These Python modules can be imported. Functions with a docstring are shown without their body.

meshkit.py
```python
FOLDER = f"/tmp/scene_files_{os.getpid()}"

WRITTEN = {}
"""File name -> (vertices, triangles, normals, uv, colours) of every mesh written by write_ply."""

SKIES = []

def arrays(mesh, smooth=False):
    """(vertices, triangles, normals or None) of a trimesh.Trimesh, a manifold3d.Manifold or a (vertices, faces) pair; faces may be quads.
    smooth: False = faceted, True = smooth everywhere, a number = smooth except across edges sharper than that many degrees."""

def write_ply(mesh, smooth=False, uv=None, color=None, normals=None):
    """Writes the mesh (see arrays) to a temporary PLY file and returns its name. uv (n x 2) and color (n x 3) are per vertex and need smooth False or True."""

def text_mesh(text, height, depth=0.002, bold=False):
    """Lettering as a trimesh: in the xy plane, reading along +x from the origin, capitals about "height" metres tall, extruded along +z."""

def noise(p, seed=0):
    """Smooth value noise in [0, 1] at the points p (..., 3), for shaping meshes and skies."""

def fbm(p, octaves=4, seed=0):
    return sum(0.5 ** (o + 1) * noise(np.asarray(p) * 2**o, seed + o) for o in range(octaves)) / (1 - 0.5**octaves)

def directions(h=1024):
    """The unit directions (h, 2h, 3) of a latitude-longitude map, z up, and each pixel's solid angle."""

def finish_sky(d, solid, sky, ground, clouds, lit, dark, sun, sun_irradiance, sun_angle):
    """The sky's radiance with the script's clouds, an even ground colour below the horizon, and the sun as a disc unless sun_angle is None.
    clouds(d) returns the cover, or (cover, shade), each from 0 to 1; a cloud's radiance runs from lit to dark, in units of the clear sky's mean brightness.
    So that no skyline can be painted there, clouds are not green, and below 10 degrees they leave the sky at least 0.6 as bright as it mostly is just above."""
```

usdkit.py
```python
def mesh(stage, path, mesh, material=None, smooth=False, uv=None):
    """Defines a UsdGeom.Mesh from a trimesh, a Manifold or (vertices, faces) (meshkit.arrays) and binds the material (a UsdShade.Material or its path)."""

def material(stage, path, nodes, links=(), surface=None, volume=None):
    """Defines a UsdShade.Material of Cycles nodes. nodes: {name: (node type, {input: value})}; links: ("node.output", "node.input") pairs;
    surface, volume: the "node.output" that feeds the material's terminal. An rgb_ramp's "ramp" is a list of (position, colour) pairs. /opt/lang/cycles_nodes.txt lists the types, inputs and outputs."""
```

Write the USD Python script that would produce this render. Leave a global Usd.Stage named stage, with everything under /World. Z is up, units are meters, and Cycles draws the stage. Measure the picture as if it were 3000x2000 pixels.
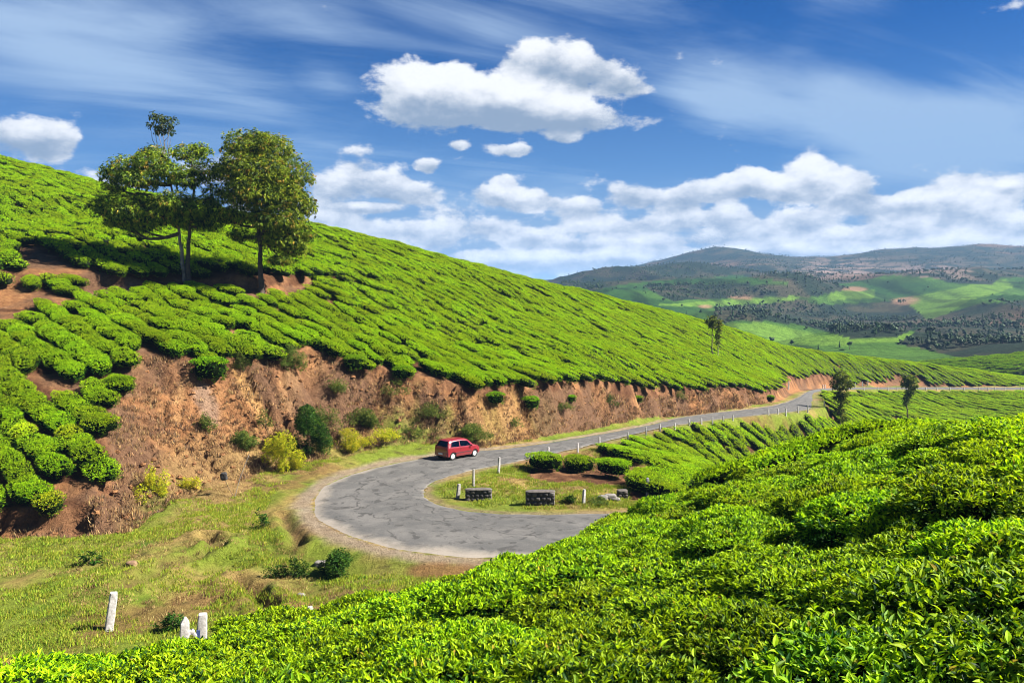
import math, random
import numpy as np, trimesh
from scipy.interpolate import RBFInterpolator
from scipy.ndimage import gaussian_filter, map_coordinates
from scipy.spatial import cKDTree
import shapely, shapely.geometry as sg
from pxr import Usd, UsdGeom, UsdLux, UsdShade, Gf, Sdf, Vt
import usdkit, meshkit

stage = Usd.Stage.CreateInMemory()
UsdGeom.SetStageUpAxis(stage, 'Z')
UsdGeom.SetStageMetersPerUnit(stage, 1.0)
world = UsdGeom.Xform.Define(stage, '/World')
stage.SetDefaultPrim(world.GetPrim())
UsdGeom.Scope.Define(stage, '/World/Looks')
random.seed(7)
rng = np.random.default_rng(7)

# ------------------------------------------------------------------ camera
FPX, CX, CY, PITCH = 1840.0, 1176.0, 784.0, math.radians(2.92)
cam = UsdGeom.Camera.Define(stage, '/World/camera')
cam.AddRotateXOp().Set(90.0 - math.degrees(PITCH))
cam.CreateHorizontalApertureAttr(36.0)
cam.CreateFocalLengthAttr(36.0 * FPX / 2352.0)
cam.CreateClippingRangeAttr(Gf.Vec2f(0.1, 60000.0))
cam.CreateExposureAttr(2.0)

# ------------------------------------------------------------------ sky and sun
SUN_AZ = math.radians(93.0)          # from +y towards +x
SUN_EL = math.radians(41.0)
sdir = np.array([math.sin(SUN_AZ) * math.cos(SUN_EL), math.cos(SUN_AZ) * math.cos(SUN_EL), math.sin(SUN_EL)])
SKY_STRENGTH, SUN_STRENGTH = 0.05, 1.25

def azel(px, py):
    r, u = (px - CX) / FPX, (CY - py) / FPX
    d = np.array([r, math.cos(PITCH) + u * math.sin(PITCH), -math.sin(PITCH) + u * math.cos(PITCH)])
    d /= np.linalg.norm(d)
    return math.atan2(d[0], d[1]), math.asin(d[2])

class Graph:
    def __init__(s): s.n, s.l, s.k = {}, [], 0
    def add(s, kind, _name=None, **inp):
        s.k += 1
        name = _name or f'n{s.k}'
        vals = {}
        for k, v in inp.items():
            if isinstance(v, str) and '.' in v and v.split('.')[0] in s.n: s.l.append((v, f'{name}.{k}'))
            else: vals[k] = v
        s.n[name] = (kind, vals)
        return name
    def math(s, op, a, b=0.0, c=0.0, clamp=False):
        return s.add('math', math_type=op, value1=a, value2=b, value3=c, use_clamp=clamp) + '.value'
    def build(s, path, **kw): return usdkit.material(stage, path, s.n, s.l, **kw)

def build_sky():
    g = Graph()
    sky = g.add('sky_texture', sky_type='single_scattering', sun_disc=False, sun_elevation=SUN_EL, sun_rotation=SUN_AZ, altitude=1500.0, air_density=1.0, aerosol_density=0.35, ozone_density=2.0)
    tc = g.add('texture_coordinate') + '.generated'
    sep = g.add('separate_xyz', vector=tc)
    az = g.math('arctan2', sep + '.x', sep + '.y')
    el = g.math('arcsine', sep + '.z')
    blue = g.add('mix_color', blend_type='multiply', fac=1.0, a=sky + '.color', b=(0.003, 0.20, 0.465), use_clamp=False) + '.result'
    # noise fields on the sky sphere, flattened so that clouds stretch along the horizon
    fl = g.add('combine_xyz', x=az, y=g.math('multiply', el, 1.7), z=0.0) + '.vector'
    nA = g.add('noise_texture', vector=fl, scale=6.5, detail=9.0, roughness=0.56, distortion=0.15) + '.fac'
    nB = g.add('noise_texture', vector=fl, scale=30.0, detail=9.0, roughness=0.62) + '.fac'
    # the wide field of low cumulus, everywhere round the horizon
    band = g.add('map_range', range_type='smoothstep', value=el, from_min=0.26, from_max=0.02, to_min=0.0, to_max=0.43, clamp=True) + '.result'
    dens = g.math('multiply_add', nA, 1.0, -0.86)
    dens = g.math('add', dens, band)
    blobs = []
    def blob(px, py, rx, ry, amp):
        a, e = azel(px, py)
        blobs.append((a, e, rx / FPX, ry / FPX, amp))
    # big cumulus in the middle
    for b in [(920,212,95,80,.68),(1000,222,100,92,.74),(1080,228,105,84,.76),(1170,232,85,70,.70),(1230,250,110,62,.68),(1315,262,105,52,.62),(1400,268,130,36,.42),
              (1205,135,60,50,.66),(1290,138,82,66,.76),(1375,155,78,58,.74),(1440,190,68,44,.68),(1180,340,72,20,.62),(1048,334,30,13,.5),(1290,320,55,22,.42),
              (30,305,95,50,.68),(115,318,55,42,.62),
              (760,420,70,50,.5),(860,420,80,45,.55),(940,440,75,30,.55),(985,378,32,22,.6),(850,478,80,13,.62),(820,355,60,40,.34),
              (1140,442,50,32,.62),(1210,460,65,26,.56),(1320,475,55,28,.6),(1155,412,28,16,.42),
              (1450,448,55,34,.55),(1530,460,60,34,.55),(1590,440,50,34,.55),(1660,432,55,30,.6),(1730,420,50,34,.6),(1790,440,50,30,.52),(1850,412,60,46,.68),(1950,425,72,52,.7),(1680,500,50,34,.56),(1840,500,80,30,.46),(2010,480,60,26,.45),(2090,470,50,36,.5),(2190,460,75,46,.66),(2255,490,50,40,.6),(2308,430,26,13,.5),(2345,510,50,26,.4),
              (1005,540,55,36,.52),(1100,520,90,30,.3),(1480,560,120,22,.36),(1780,572,110,24,.42),(1300,600,130,26,.5),(1620,545,60,18,.4),(2120,575,120,26,.42),(740,500,90,40,.42),(1400,520,110,26,.34),(1950,545,100,22,.42),(1560,505,90,30,.44),(1740,535,90,26,.46),(1230,545,80,26,.42),(1330,560,70,20,.42),(2080,520,80,26,.46),(2230,550,110,26,.48),(1900,585,150,24,.5),(1150,600,120,26,.5),(900,525,70,26,.42),(1640,585,90,20,.48),(2330,575,80,24,.5),(1430,590,90,22,.48)]:
        blob(*b)
    shade_num = None
    for a, e, rx, ry, amp in blobs:
        mp = g.add('mapping', mapping_type='texture', vector=g_vec(g, az, el), location=(a, e, 0), scale=(rx * 1.25, ry * 1.25, 1)) + '.vector'
        f = g.add('gradient_texture', gradient_type='spherical', vector=mp) + '.fac'
        sy = g.add('separate_xyz', vector=mp) + '.y'
        f2 = g.math('multiply', f, amp * 1.05)
        dens = g.math('smoothmax', dens, g.math('add', dens, f2), 0.02)
        t = g.math('multiply', f2, sy)
        shade_num = t if shade_num is None else g.math('add', shade_num, t)
    nM = g.add('noise_texture', vector=fl, scale=13.0, detail=4.0, roughness=0.55, distortion=0.3) + '.fac'
    edge = g.math('add', g.math('multiply_add', nB, 0.55, -0.275), g.math('multiply_add', nM, 0.95, -0.475))
    d2 = g.math('add', dens, edge)
    cover = g.add('map_range', range_type='smoothstep', value=d2, from_min=0.12, from_max=0.34, to_min=0.0, to_max=1.0, clamp=True) + '.result'
    # light falls on the upper right of each heap; bases are grey
    up = g.math('multiply_add', shade_num, 1.5, 0.42)
    up = g.math('add', up, g.math('multiply_add', nB, 1.1, -0.55))
    up = g.math('add', up, g.math('multiply_add', nA, 0.7, -0.35))
    lit = g.add('map_range', range_type='smoothstep', value=up, from_min=-0.05, from_max=0.85, to_min=0.0, to_max=1.0, clamp=True) + '.result'
    ccol = g.add('mix_color', fac=lit, a=(1.42, 1.88, 2.6), b=(4.95, 5.04, 5.2)) + '.result'
    # thin high cloud
    dz = g.math('add', sep + '.z', 0.12)
    cx = g.math('divide', sep + '.x', dz); cyy = g.math('divide', sep + '.y', dz)
    cv = g.add('combine_xyz', x=g.math('multiply_add', cx, 0.75, g.math('multiply', cyy, 0.30)), y=g.math('multiply_add', cyy, 0.62, g.math('multiply', cx, -0.25)), z=3.3) + '.vector'
    nc0 = g.add('noise_texture', vector=cv, scale=0.9, detail=3.0, roughness=0.5, distortion=0.4) + '.fac'
    cs = g.add('mapping', mapping_type='point', vector=cv, rotation=(0, 0, -0.55), scale=(0.8, 3.2, 1.0)) + '.vector'
    nc1 = g.add('noise_texture', vector=cs, scale=1.3, detail=9.0, roughness=0.6, distortion=0.5) + '.fac'
    nc = g.math('add', g.math('multiply', nc0, 0.6), g.math('multiply', nc1, 0.4))
    for a, b, rx, ry, amp in [(1720,190,330,110,.10),(1950,290,330,90,.13),(2150,330,240,110,.12),(2250,230,260,120,.08),(60,60,240,60,.10),(330,50,260,55,.09),(700,50,220,60,.07),(1080,40,220,45,.08),(1620,240,160,60,.09),(760,190,70,36,.08)]:
        va, ve = azel(a, b)
        mp = g.add('mapping', mapping_type='texture', vector=g_vec(g, az, el), location=(va, ve, 0), rotation=(0, 0, -.25), scale=(rx * 1.3 / FPX, ry * 1.3 / FPX, 1)) + '.vector'
        amp = amp * (1.35 if a > 1500 else 1.0)
        nc = g.math('add', nc, g.math('multiply', g.add('gradient_texture', gradient_type='spherical', vector=mp) + '.fac', amp * 1.05))
    ci = g.add('map_range', range_type='smoothstep', value=nc, from_min=0.455, from_max=0.70, to_min=0.0, to_max=0.85, clamp=True) + '.result'
    base = g.add('mix_color', fac=ci, a=blue, b=(2.3, 3.1, 4.25)) + '.result'
    hz = g.add('map_range', range_type='smoothstep', value=el, from_min=0.36, from_max=0.0, to_min=0.0, to_max=0.75, clamp=True) + '.result'
    base = g.add('mix_color', fac=hz, a=base, b=(1.05, 2.0, 3.35)) + '.result'
    hz2 = g.add('map_range', range_type='smoothstep', value=el, from_min=0.17, from_max=0.03, to_min=0.0, to_max=0.8, clamp=True) + '.result'
    base = g.add('mix_color', fac=hz2, a=base, b=(1.5, 2.05, 2.85)) + '.result'
    full = g.add('mix_color', fac=cover, a=base, b=ccol) + '.result'
    bg = g.add('background_shader', color=full, strength=SKY_STRENGTH)
    return g.build('/World/Looks/sky_look', surface=bg + '.background')

_gv = {}
def g_vec(g, az, el):
    if id(g) not in _gv: _gv[id(g)] = g.add('combine_xyz', x=az, y=el, z=0.0) + '.vector'
    return _gv[id(g)]

dome = UsdLux.DomeLight.Define(stage, '/World/sky')
UsdShade.MaterialBindingAPI.Apply(dome.GetPrim()).Bind(build_sky())
dome.GetPrim().SetCustomDataByKey('kind', 'structure')
sun = UsdLux.DistantLight.Define(stage, '/World/sun')
sun.CreateIntensityAttr(SUN_STRENGTH); sun.CreateAngleAttr(0.53); sun.CreateNormalizeAttr(True)
sun.CreateColorAttr(Gf.Vec3f(1.0, 0.94, 0.84))
_z = Gf.Vec3d(*map(float, sdir)); _m = Gf.Matrix4d(1.0)
_m.SetRotate(Gf.Rotation(Gf.Vec3d(0, 0, 1), _z)); sun.AddTransformOp().Set(_m)

# ------------------------------------------------------------------ helpers
def cray(px, py):
    px, py = np.asarray(px, float), np.asarray(py, float)
    r, u = (px - CX) / FPX, (CY - py) / FPX
    return np.stack([r, math.cos(PITCH) + u * math.sin(PITCH), -math.sin(PITCH) + u * math.cos(PITCH)], -1)
def P(px, py, d): return cray(px, py) * np.asarray(d, float)[..., None]
def Pz(px, py, z):
    r = cray(px, py); return r * (np.asarray(z) / r[..., 2])[..., None]
def proj(p):
    p = np.asarray(p, float)
    dep = p[..., 1] * math.cos(PITCH) - p[..., 2] * math.sin(PITCH)
    up = p[..., 1] * math.sin(PITCH) + p[..., 2] * math.cos(PITCH)
    dd = np.where(dep > 0.05, dep, np.nan)
    return CX + FPX * p[..., 0] / dd, CY - FPX * up / dd, dep
def fbm2(x, y, scale, oct=4, seed=0):
    return meshkit.fbm(np.stack([np.asarray(x) * scale, np.asarray(y) * scale, np.full(np.shape(x), 0.37 + seed)], -1), oct, seed)
def sstep(a, b, x):
    t = np.clip((x - a) / (b - a), 0, 1); return t * t * (3 - 2 * t)

used = {}
def path_of(name, parent=None):
    base = str(parent) if parent else '/World'
    k = (base, name)
    n = used.get(k, 0); used[k] = n + 1
    return f'{base}/{name}' if n == 0 else f'{base}/{name}_{n:03d}'
def tag(prim, label=None, cat=None, group=None, kind=None):
    prim = prim.GetPrim() if hasattr(prim, 'GetPrim') else prim
    for k, v in (('label', label), ('category', cat), ('group', group), ('kind', kind)):
        if v: prim.SetCustomDataByKey(k, v)
    return prim
def colour_var(m, col, name='tint'):
    UsdGeom.PrimvarsAPI(m).CreatePrimvar(name, Sdf.ValueTypeNames.Color3fArray, 'vertex').Set(Vt.Vec3fArray.FromNumpy(np.asarray(col, np.float32)))
def obj(name, mesh, mat, parent=None, smooth=False, col=None):
    m = usdkit.mesh(stage, path_of(name, parent), mesh, mat, smooth)
    if col is not None: colour_var(m, col)
    return m
def xform(name, loc=(0, 0, 0), rz=0.0, scale=None, tilt=None, parent=None):
    x = UsdGeom.Xform.Define(stage, path_of(name, parent))
    place(x, loc, rz, scale, tilt); return x
def place(x, loc, rz=0.0, scale=None, tilt=None):
    m = Gf.Matrix4d(1.0)
    if scale is not None:
        s = Gf.Matrix4d(1.0); s.SetScale(Gf.Vec3d(*map(float, np.broadcast_to(scale, 3)))); m = m * s
    r = Gf.Matrix4d(1.0); r.SetRotate(Gf.Rotation(Gf.Vec3d(0, 0, 1), math.degrees(rz))); m = m * r
    if tilt is not None:
        q = Gf.Matrix4d(1.0); q.SetRotate(Gf.Rotation(Gf.Vec3d(0, 0, 1), Gf.Vec3d(*map(float, tilt)))); m = m * q
    m.SetTranslateOnly(Gf.Vec3d(*map(float, loc)))
    x.AddTransformOp().Set(m)
def copy_of(name, source, loc, rz=0.0, scale=None, tilt=None):
    x = UsdGeom.Xform.Define(stage, path_of(name))
    x.GetPrim().GetReferences().AddInternalReference(source)
    x.GetPrim().SetInstanceable(True)
    place(x, loc, rz, scale, tilt)
    return x

# ------------------------------------------------------------------ terrain
# the road's centre line: (pixel x, pixel y, height) of the inner and outer asphalt edges
def zroad_up(px, py):      # height of the climbing branch at a pixel, from its even grade
    r = cray(px, py); s = -r[..., 2]
    d = 8.1 / np.maximum(s - 0.065, 1e-3); return r * np.minimum(d, 260)[..., None]
outer = [(1856,897),(1815,915),(1785,932),(1700,944),(1600,955),(1500,974),(1400,993),(1300,1010),(1200,1025),(1100,1037),(1000,1048)]
inner = [(1878,905),(1888,925),(1858,938),(1760,949),(1640,962),(1560,974),(1480,991),(1400,1010),(1330,1027),(1250,1043),(1130,1065)]
O = [zroad_up(*p) for p in outer]; I = [zroad_up(*p) for p in inner]
bend_o = [(900,1064,-12.15),(800,1087,-12.1),(738,1115,-12.05),(707,1150,-12.0),(712,1182,-11.95),(762,1217,-11.9),(850,1248,-11.85),(950,1270,-11.8),(1050,1279,-11.8),(1150,1281,-11.8)]
bend_i = [(1060,1085,-12.15),(1000,1105,-12.1),(972,1120,-12.1),(966,1133,-12.05),(978,1147,-12.0),(1010,1163,-11.95),(1070,1176,-11.9),(1140,1183,-11.9),(1230,1184,-11.9),(1330,1178,-11.9)]
O += [Pz(a, b, c) for a, b, c in bend_o]; I += [Pz(a, b, c) for a, b, c in bend_i]
O += [np.array([14.0, 36.5, -12.0]), np.array([30.0, 38.0, -12.4])]
I += [np.array([14.0, 44.5, -12.0]), np.array([30.0, 44.0, -12.4])]
# beyond the far bend the road runs on behind the tea to the right edge of the picture
O = [P(2500,889,236), P(2352,890,232), P(2200,890,226), P(2080,890,218), P(1980,890,208), P(1910,891,196)] + O
I = [P(2500,893,230), P(2352,894,226), P(2200,894,220), P(2080,894,211), P(1980,895,200), P(1915,898,184)] + I
O, I = np.array(O), np.array(I)
def resample(a, n):
    s = np.concatenate([[0], np.cumsum(np.linalg.norm(np.diff(a[:, :2], axis=0), axis=1))])
    t = np.linspace(0, s[-1], n); return np.stack([np.interp(t, s, a[:, k]) for k in range(3)], 1)
mid = (O + I) / 2; mid = mid
s_mid = np.concatenate([[0], np.cumsum(np.linalg.norm(np.diff(mid[:, :2], axis=0), axis=1))])
NR = 420
tt = np.linspace(0, s_mid[-1], NR)
from scipy.interpolate import PchipInterpolator
O_ = PchipInterpolator(s_mid, O)(tt); I_ = PchipInterpolator(s_mid, I)(tt)
O_ = gaussian_filter(O_, (3.0, 0), mode='nearest'); I_ = gaussian_filter(I_, (3.0, 0), mode='nearest')
zr = gaussian_filter((O_[:, 2] + I_[:, 2]) / 2, 5, mode='nearest')
O_[:, 2] = zr; I_[:, 2] = zr
M_ = (O_ + I_) / 2
_hw = np.linalg.norm((O_ - I_)[:, :2], axis=1) / 2; _u = (O_ - I_) / (2 * _hw[:, None])
_hw = gaussian_filter(np.where(M_[:, 1] > 75, np.minimum(_hw, 3.6), _hw), 4)
O_, I_ = M_ + _u * _hw[:, None], M_ - _u * _hw[:, None]; O_[:, 2] = I_[:, 2] = M_[:, 2]
ROADPOLY = sg.Polygon(np.vstack([O_[:, :2], I_[::-1, :2]])).buffer(0)

# bank: toe (foot) and brow polylines, pixel x, pixel y, depth
toe = [(-500,1245,41),(-150,1240,41.5),(0,1238,41.8),(100,1236,42),(205,1243,42),(290,1225,43.2),(345,1190,45.3),(400,1150,48),(500,1110,52),(600,1085,55.8),(720,1062,58.5),(850,1025,63),(960,1012,65.5),(1100,1012,66.5),(1300,980,77.5),(1500,958,95.5),(1700,937,114),(1795,918,133),(1822,896,160),(1870,888,182),(1960,887,210),(2080,887,224),(2200,887,232),(2352,887,238),(2600,887,244)]
brow = [(-500,1195,43.2),(-150,1190,43.3),(0,1188,43.4),(100,1200,43),(205,1170,43.6),(240,1050,47.5),(262,940,53),(318,810,59.5),(440,826,60),(600,820,63.5),(700,795,66),(850,858,68),(960,862,69),(1100,893,70.5),(1300,872,81.5),(1500,893,99.5),(1700,893,118),(1800,896,138),(1832,888,166),(1880,882,188),(1960,882,214),(2080,872,230),(2200,884,236),(2352,886,241),(2600,886,247)]
T = np.array([P(*p) for p in toe]); B = np.array([P(*p) for p in brow])
def dens(poly, step=0.5):
    out = []
    for a, b in zip(poly[:-1], poly[1:]):
        n = max(2, int(np.linalg.norm((b - a)[:2]) / step)); out.append(a + (b - a) * np.linspace(0, 1, n, endpoint=False)[:, None])
    return np.vstack(out + [poly[-1:]])
Td, Bd = dens(T), dens(B)
STRIP = shapely.union_all([sg.MultiPoint([T[i, :2], T[i + 1, :2], B[i + 1, :2], B[i, :2]]).convex_hull for i in range(len(T) - 1)]).buffer(.02)
HILL = sg.Polygon(np.vstack([B[:, :2], [[400, 700], [-500, 700]]])).buffer(0).difference(STRIP)

hill = [(-300,950,50),(-300,750,63),(-300,560,82),(-300,380,112),(-300,260,135),
 (0,1100,46),(100,1100,46.3),(0,950,52),(100,950,52.2),(180,950,53),(100,850,57.5),(200,850,58),(0,750,64),(100,750,64.2),(250,760,63.5),(0,685,70.5),(200,690,70),
 (0,640,74),(200,655,75),(100,600,78),(0,560,83),(250,560,86),(0,450,100),(200,520,98),(400,560,90),(0,372,125),(240,432,126),(480,488,126),(730,530,124),
 (430,720,71),(430,664,77.5),(600,680,77.5),(730,668,84),(600,760,68),(450,775,65),(760,770,73),(700,600,98),(600,560,104),(850,670,94),(950,664,102),(1150,660,124),
 (900,790,76),(1000,790,83),(1000,710,97),(1000,630,115),(1000,590,130),(1200,790,98),(1200,730,115),(1250,662,148),(1300,800,98),(1400,820,103),(1400,720,150),(1500,722,172),(1500,800,130),(1550,850,118),
 (1640,828,146),(1700,860,130),(1800,806,208),(1800,850,168),(1900,870,178),(2000,830,240),(2000,862,212),(2200,850,256),(2200,868,244),(2352,873,264),(2352,882,250),(2600,880,270)]
behind = [(-300,260,135),(0,372,125),(240,432,126),(480,488,126),(730,530,124),(1000,590,130),(1250,662,148),(1500,722,172),(1800,806,208),(2000,830,240),(2200,850,256),(2352,873,264),(2600,880,270)]
hc = [P(*p) for p in hill if (p[0], p[1], p[2]) not in [tuple(b) for b in behind]] + [b for b in Bd[::8]]
crest = [(-300,266,135),(0,377,125),(240,437,126),(480,492,126),(730,533,124),(1000,597,132),(1250,660,150),(1500,717,174),(1650,755,190),(1800,803,205),(2000,829,232),(2200,850,248),(2352,873,256),(2600,890,262)]
ca = np.array(crest, float)
for x in np.arange(-300, 2601, 50):
    y, d = np.interp(x, ca[:, 0], ca[:, 1]), np.interp(x, ca[:, 0], ca[:, 2])
    for k, dz in ((-5, -0.1), (0, 0.25), (7, -0.1), (20, -3.0), (55, -14), (110, -42)):
        p = P(x, y, d); q = p * (1 + k / d); q[2] = p[2] * (1 + min(k, 7) / d) + dz; hc.append(q)
low = [(0,1500,28.5),(300,1500,28),(100,1440,30.3),(400,1440,30),(600,1430,30.5),(100,1340,35),(300,1320,36),(400,1250,40.3),(500,1180,45.5),(600,1300,37.5),(600,1220,42.5),(560,1140,49.5),(650,1200,44),(700,1290,38),(850,1310,36.5),(950,1330,35),(750,1360,34),(800,1050,59.5),(900,1038,62),(650,1085,56),
 (1050,1130,49.5),(1100,1152,47.6),(1240,1162,46.4),(1400,1160,46.8),(1100,1105,53),(1200,1100,54.5),(1220,1085,58),(1320,1105,55.5),(1450,1105,56),(1500,1125,52),(1550,1095,60),(1600,1080,66),
 (1420,1040,72),(1500,1020,79),(1600,1010,88),(1700,1000,98),(1750,1030,95),(1800,1010,107),(1800,1045,101),(1900,1000,120),(1900,960,129),(2000,970,155),(2000,925,182),(2100,955,180),(2200,945,196),(2200,912,212),(2352,925,202),(2352,905,216),(2600,920,202)]
lc = [P(*p) for p in low] + [t for t in Td[::6]]
lc += list(M_[::5]) + list(O_[::7]) + list(I_[::7])
for x, y, d, z in [(1500,1150,38,-13),(1700,1080,52,-16.5),(1800,1045,62,-20),(2000,985,60,-19),(2200,950,65,-20),(2352,930,65,-20),(1900,1000,85,-23),(2100,960,110,-27),(2352,930,130,-29),(2600,930,130,-29)]:
    q = P(x, y, d); q[2] = z; lc.append(q)
# the slope the photographer stands on: heights of the clipped tea's top
CAN = 1.06
fore = [(0,1505,10.5),(300,1500,11),(600,1425,14),(800,1388,15),(1000,1333,16),(1200,1272,17.5),(1400,1184,21),(1600,1094,26),(1800,1048,29),(2000,988,27),(2200,953,20),(2352,928,15),
 (0,1568,8.5),(300,1568,7.6),(600,1568,7),(1176,1568,5.5),(1800,1568,4.6),(2352,1568,4.2),(2352,1300,6),(2352,1100,9),(2000,1300,7.5),(2000,1150,11),(1600,1300,10),(1600,1150,18),(1200,1400,10),(800,1480,10.5),(2200,1020,13),(1900,1100,18)]
for p in fore:
    q = P(*p); q[2] -= CAN; lc.append(q)
for x, y, z in [(0,0,-3.2),(0,2,-3.0),(4,1,-2.8),(-5,2,-4.2),(8,2,-2.6),(-10,4,-6),(12,8,-2.6),(16,12,-2.9),(-4,-8,-2.6),(8,-8,-2.0),(-14,-8,-6.5),(20,2,-2.5),(25,15,-4),(-14,10,-8),(-20,16,-10),
                (-8,19,-9.6),(-14,18,-9.6),(-3,21,-9.9),(2,25,-10.6),(6,30,-11.5),(12,31,-11.3),(18,34,-12),(22,40,-13.2),(28,45,-15),(20,32,-10.5),(24,28,-8),(30,30,-9),(34,40,-14),(30,22,-6)]:
    lc.append(np.array([x, y, z], float))
hc, lc = np.array(hc), np.array(lc)
def uniq(c):
    t = cKDTree(c[:, :2]); keep = np.ones(len(c), bool)
    for i, j in sorted(t.query_pairs(0.35)): keep[j] = keep[j] and not keep[i]
    return c[keep]
hc, lc = uniq(hc), uniq(lc)
fH = RBFInterpolator(hc[:, :2], hc[:, 2], kernel='linear', neighbors=60, smoothing=0.0)
fL = RBFInterpolator(lc[:, :2], lc[:, 2], kernel='linear', neighbors=60, smoothing=0.0)

def axis(parts):
    out = []
    for a, b, s in parts: out.append(np.arange(a, b, s))
    return np.concatenate(out + [[parts[-1][1]]])
gx = axis([(-170,-60,2.0),(-60,-36,0.8),(-36,-32,0.4),(-32,24,0.20),(24,45,0.4),(45,80,0.9),(80,200,2.2)])
gy = axis([(-14,4,0.8),(4,26,0.5),(26,44,0.30),(44,86,0.20),(86,110,0.40),(110,130,0.7),(130,210,1.2),(210,330,2.2)])
X, Y = np.meshgrid(gx, gy)
# heights on a coarse even grid first, then refined
cx_, cy_ = np.arange(-180, 212, 1.0), np.arange(-20, 342, 1.0)
CXg, CYg = np.meshgrid(cx_, cy_)
pts = np.stack([CXg.ravel(), CYg.ravel()], 1)
Hc = gaussian_filter(fH(pts).reshape(CXg.shape), 1.6)
Lc = gaussian_filter(fL(pts).reshape(CXg.shape), 0.9)
def grid_at(G, x, y):
    return map_coordinates(G, [(np.asarray(y) - cy_[0]) / 1.0, (np.asarray(x) - cx_[0]) / 1.0], order=1, mode='nearest')
tT, tB = cKDTree(Td[:, :2]), cKDTree(Bd[:, :2])
road_tree = cKDTree(np.vstack([dens(O_, 0.4)[:, :2], dens(I_, 0.4)[:, :2]]))
road_mid = cKDTree(M_[:, :2])
shapely.prepare(STRIP); shapely.prepare(HILL); shapely.prepare(ROADPOLY)
path_line = np.array([P(*p) for p in [(-300,672,69.5),(0,668,72),(200,666,73.5),(330,660,75),(430,653,77.5),(600,673,78),(730,661,85),(950,655,102),(1150,652,125)]])
path_tree = cKDTree(dens(path_line)[:, :2])

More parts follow.
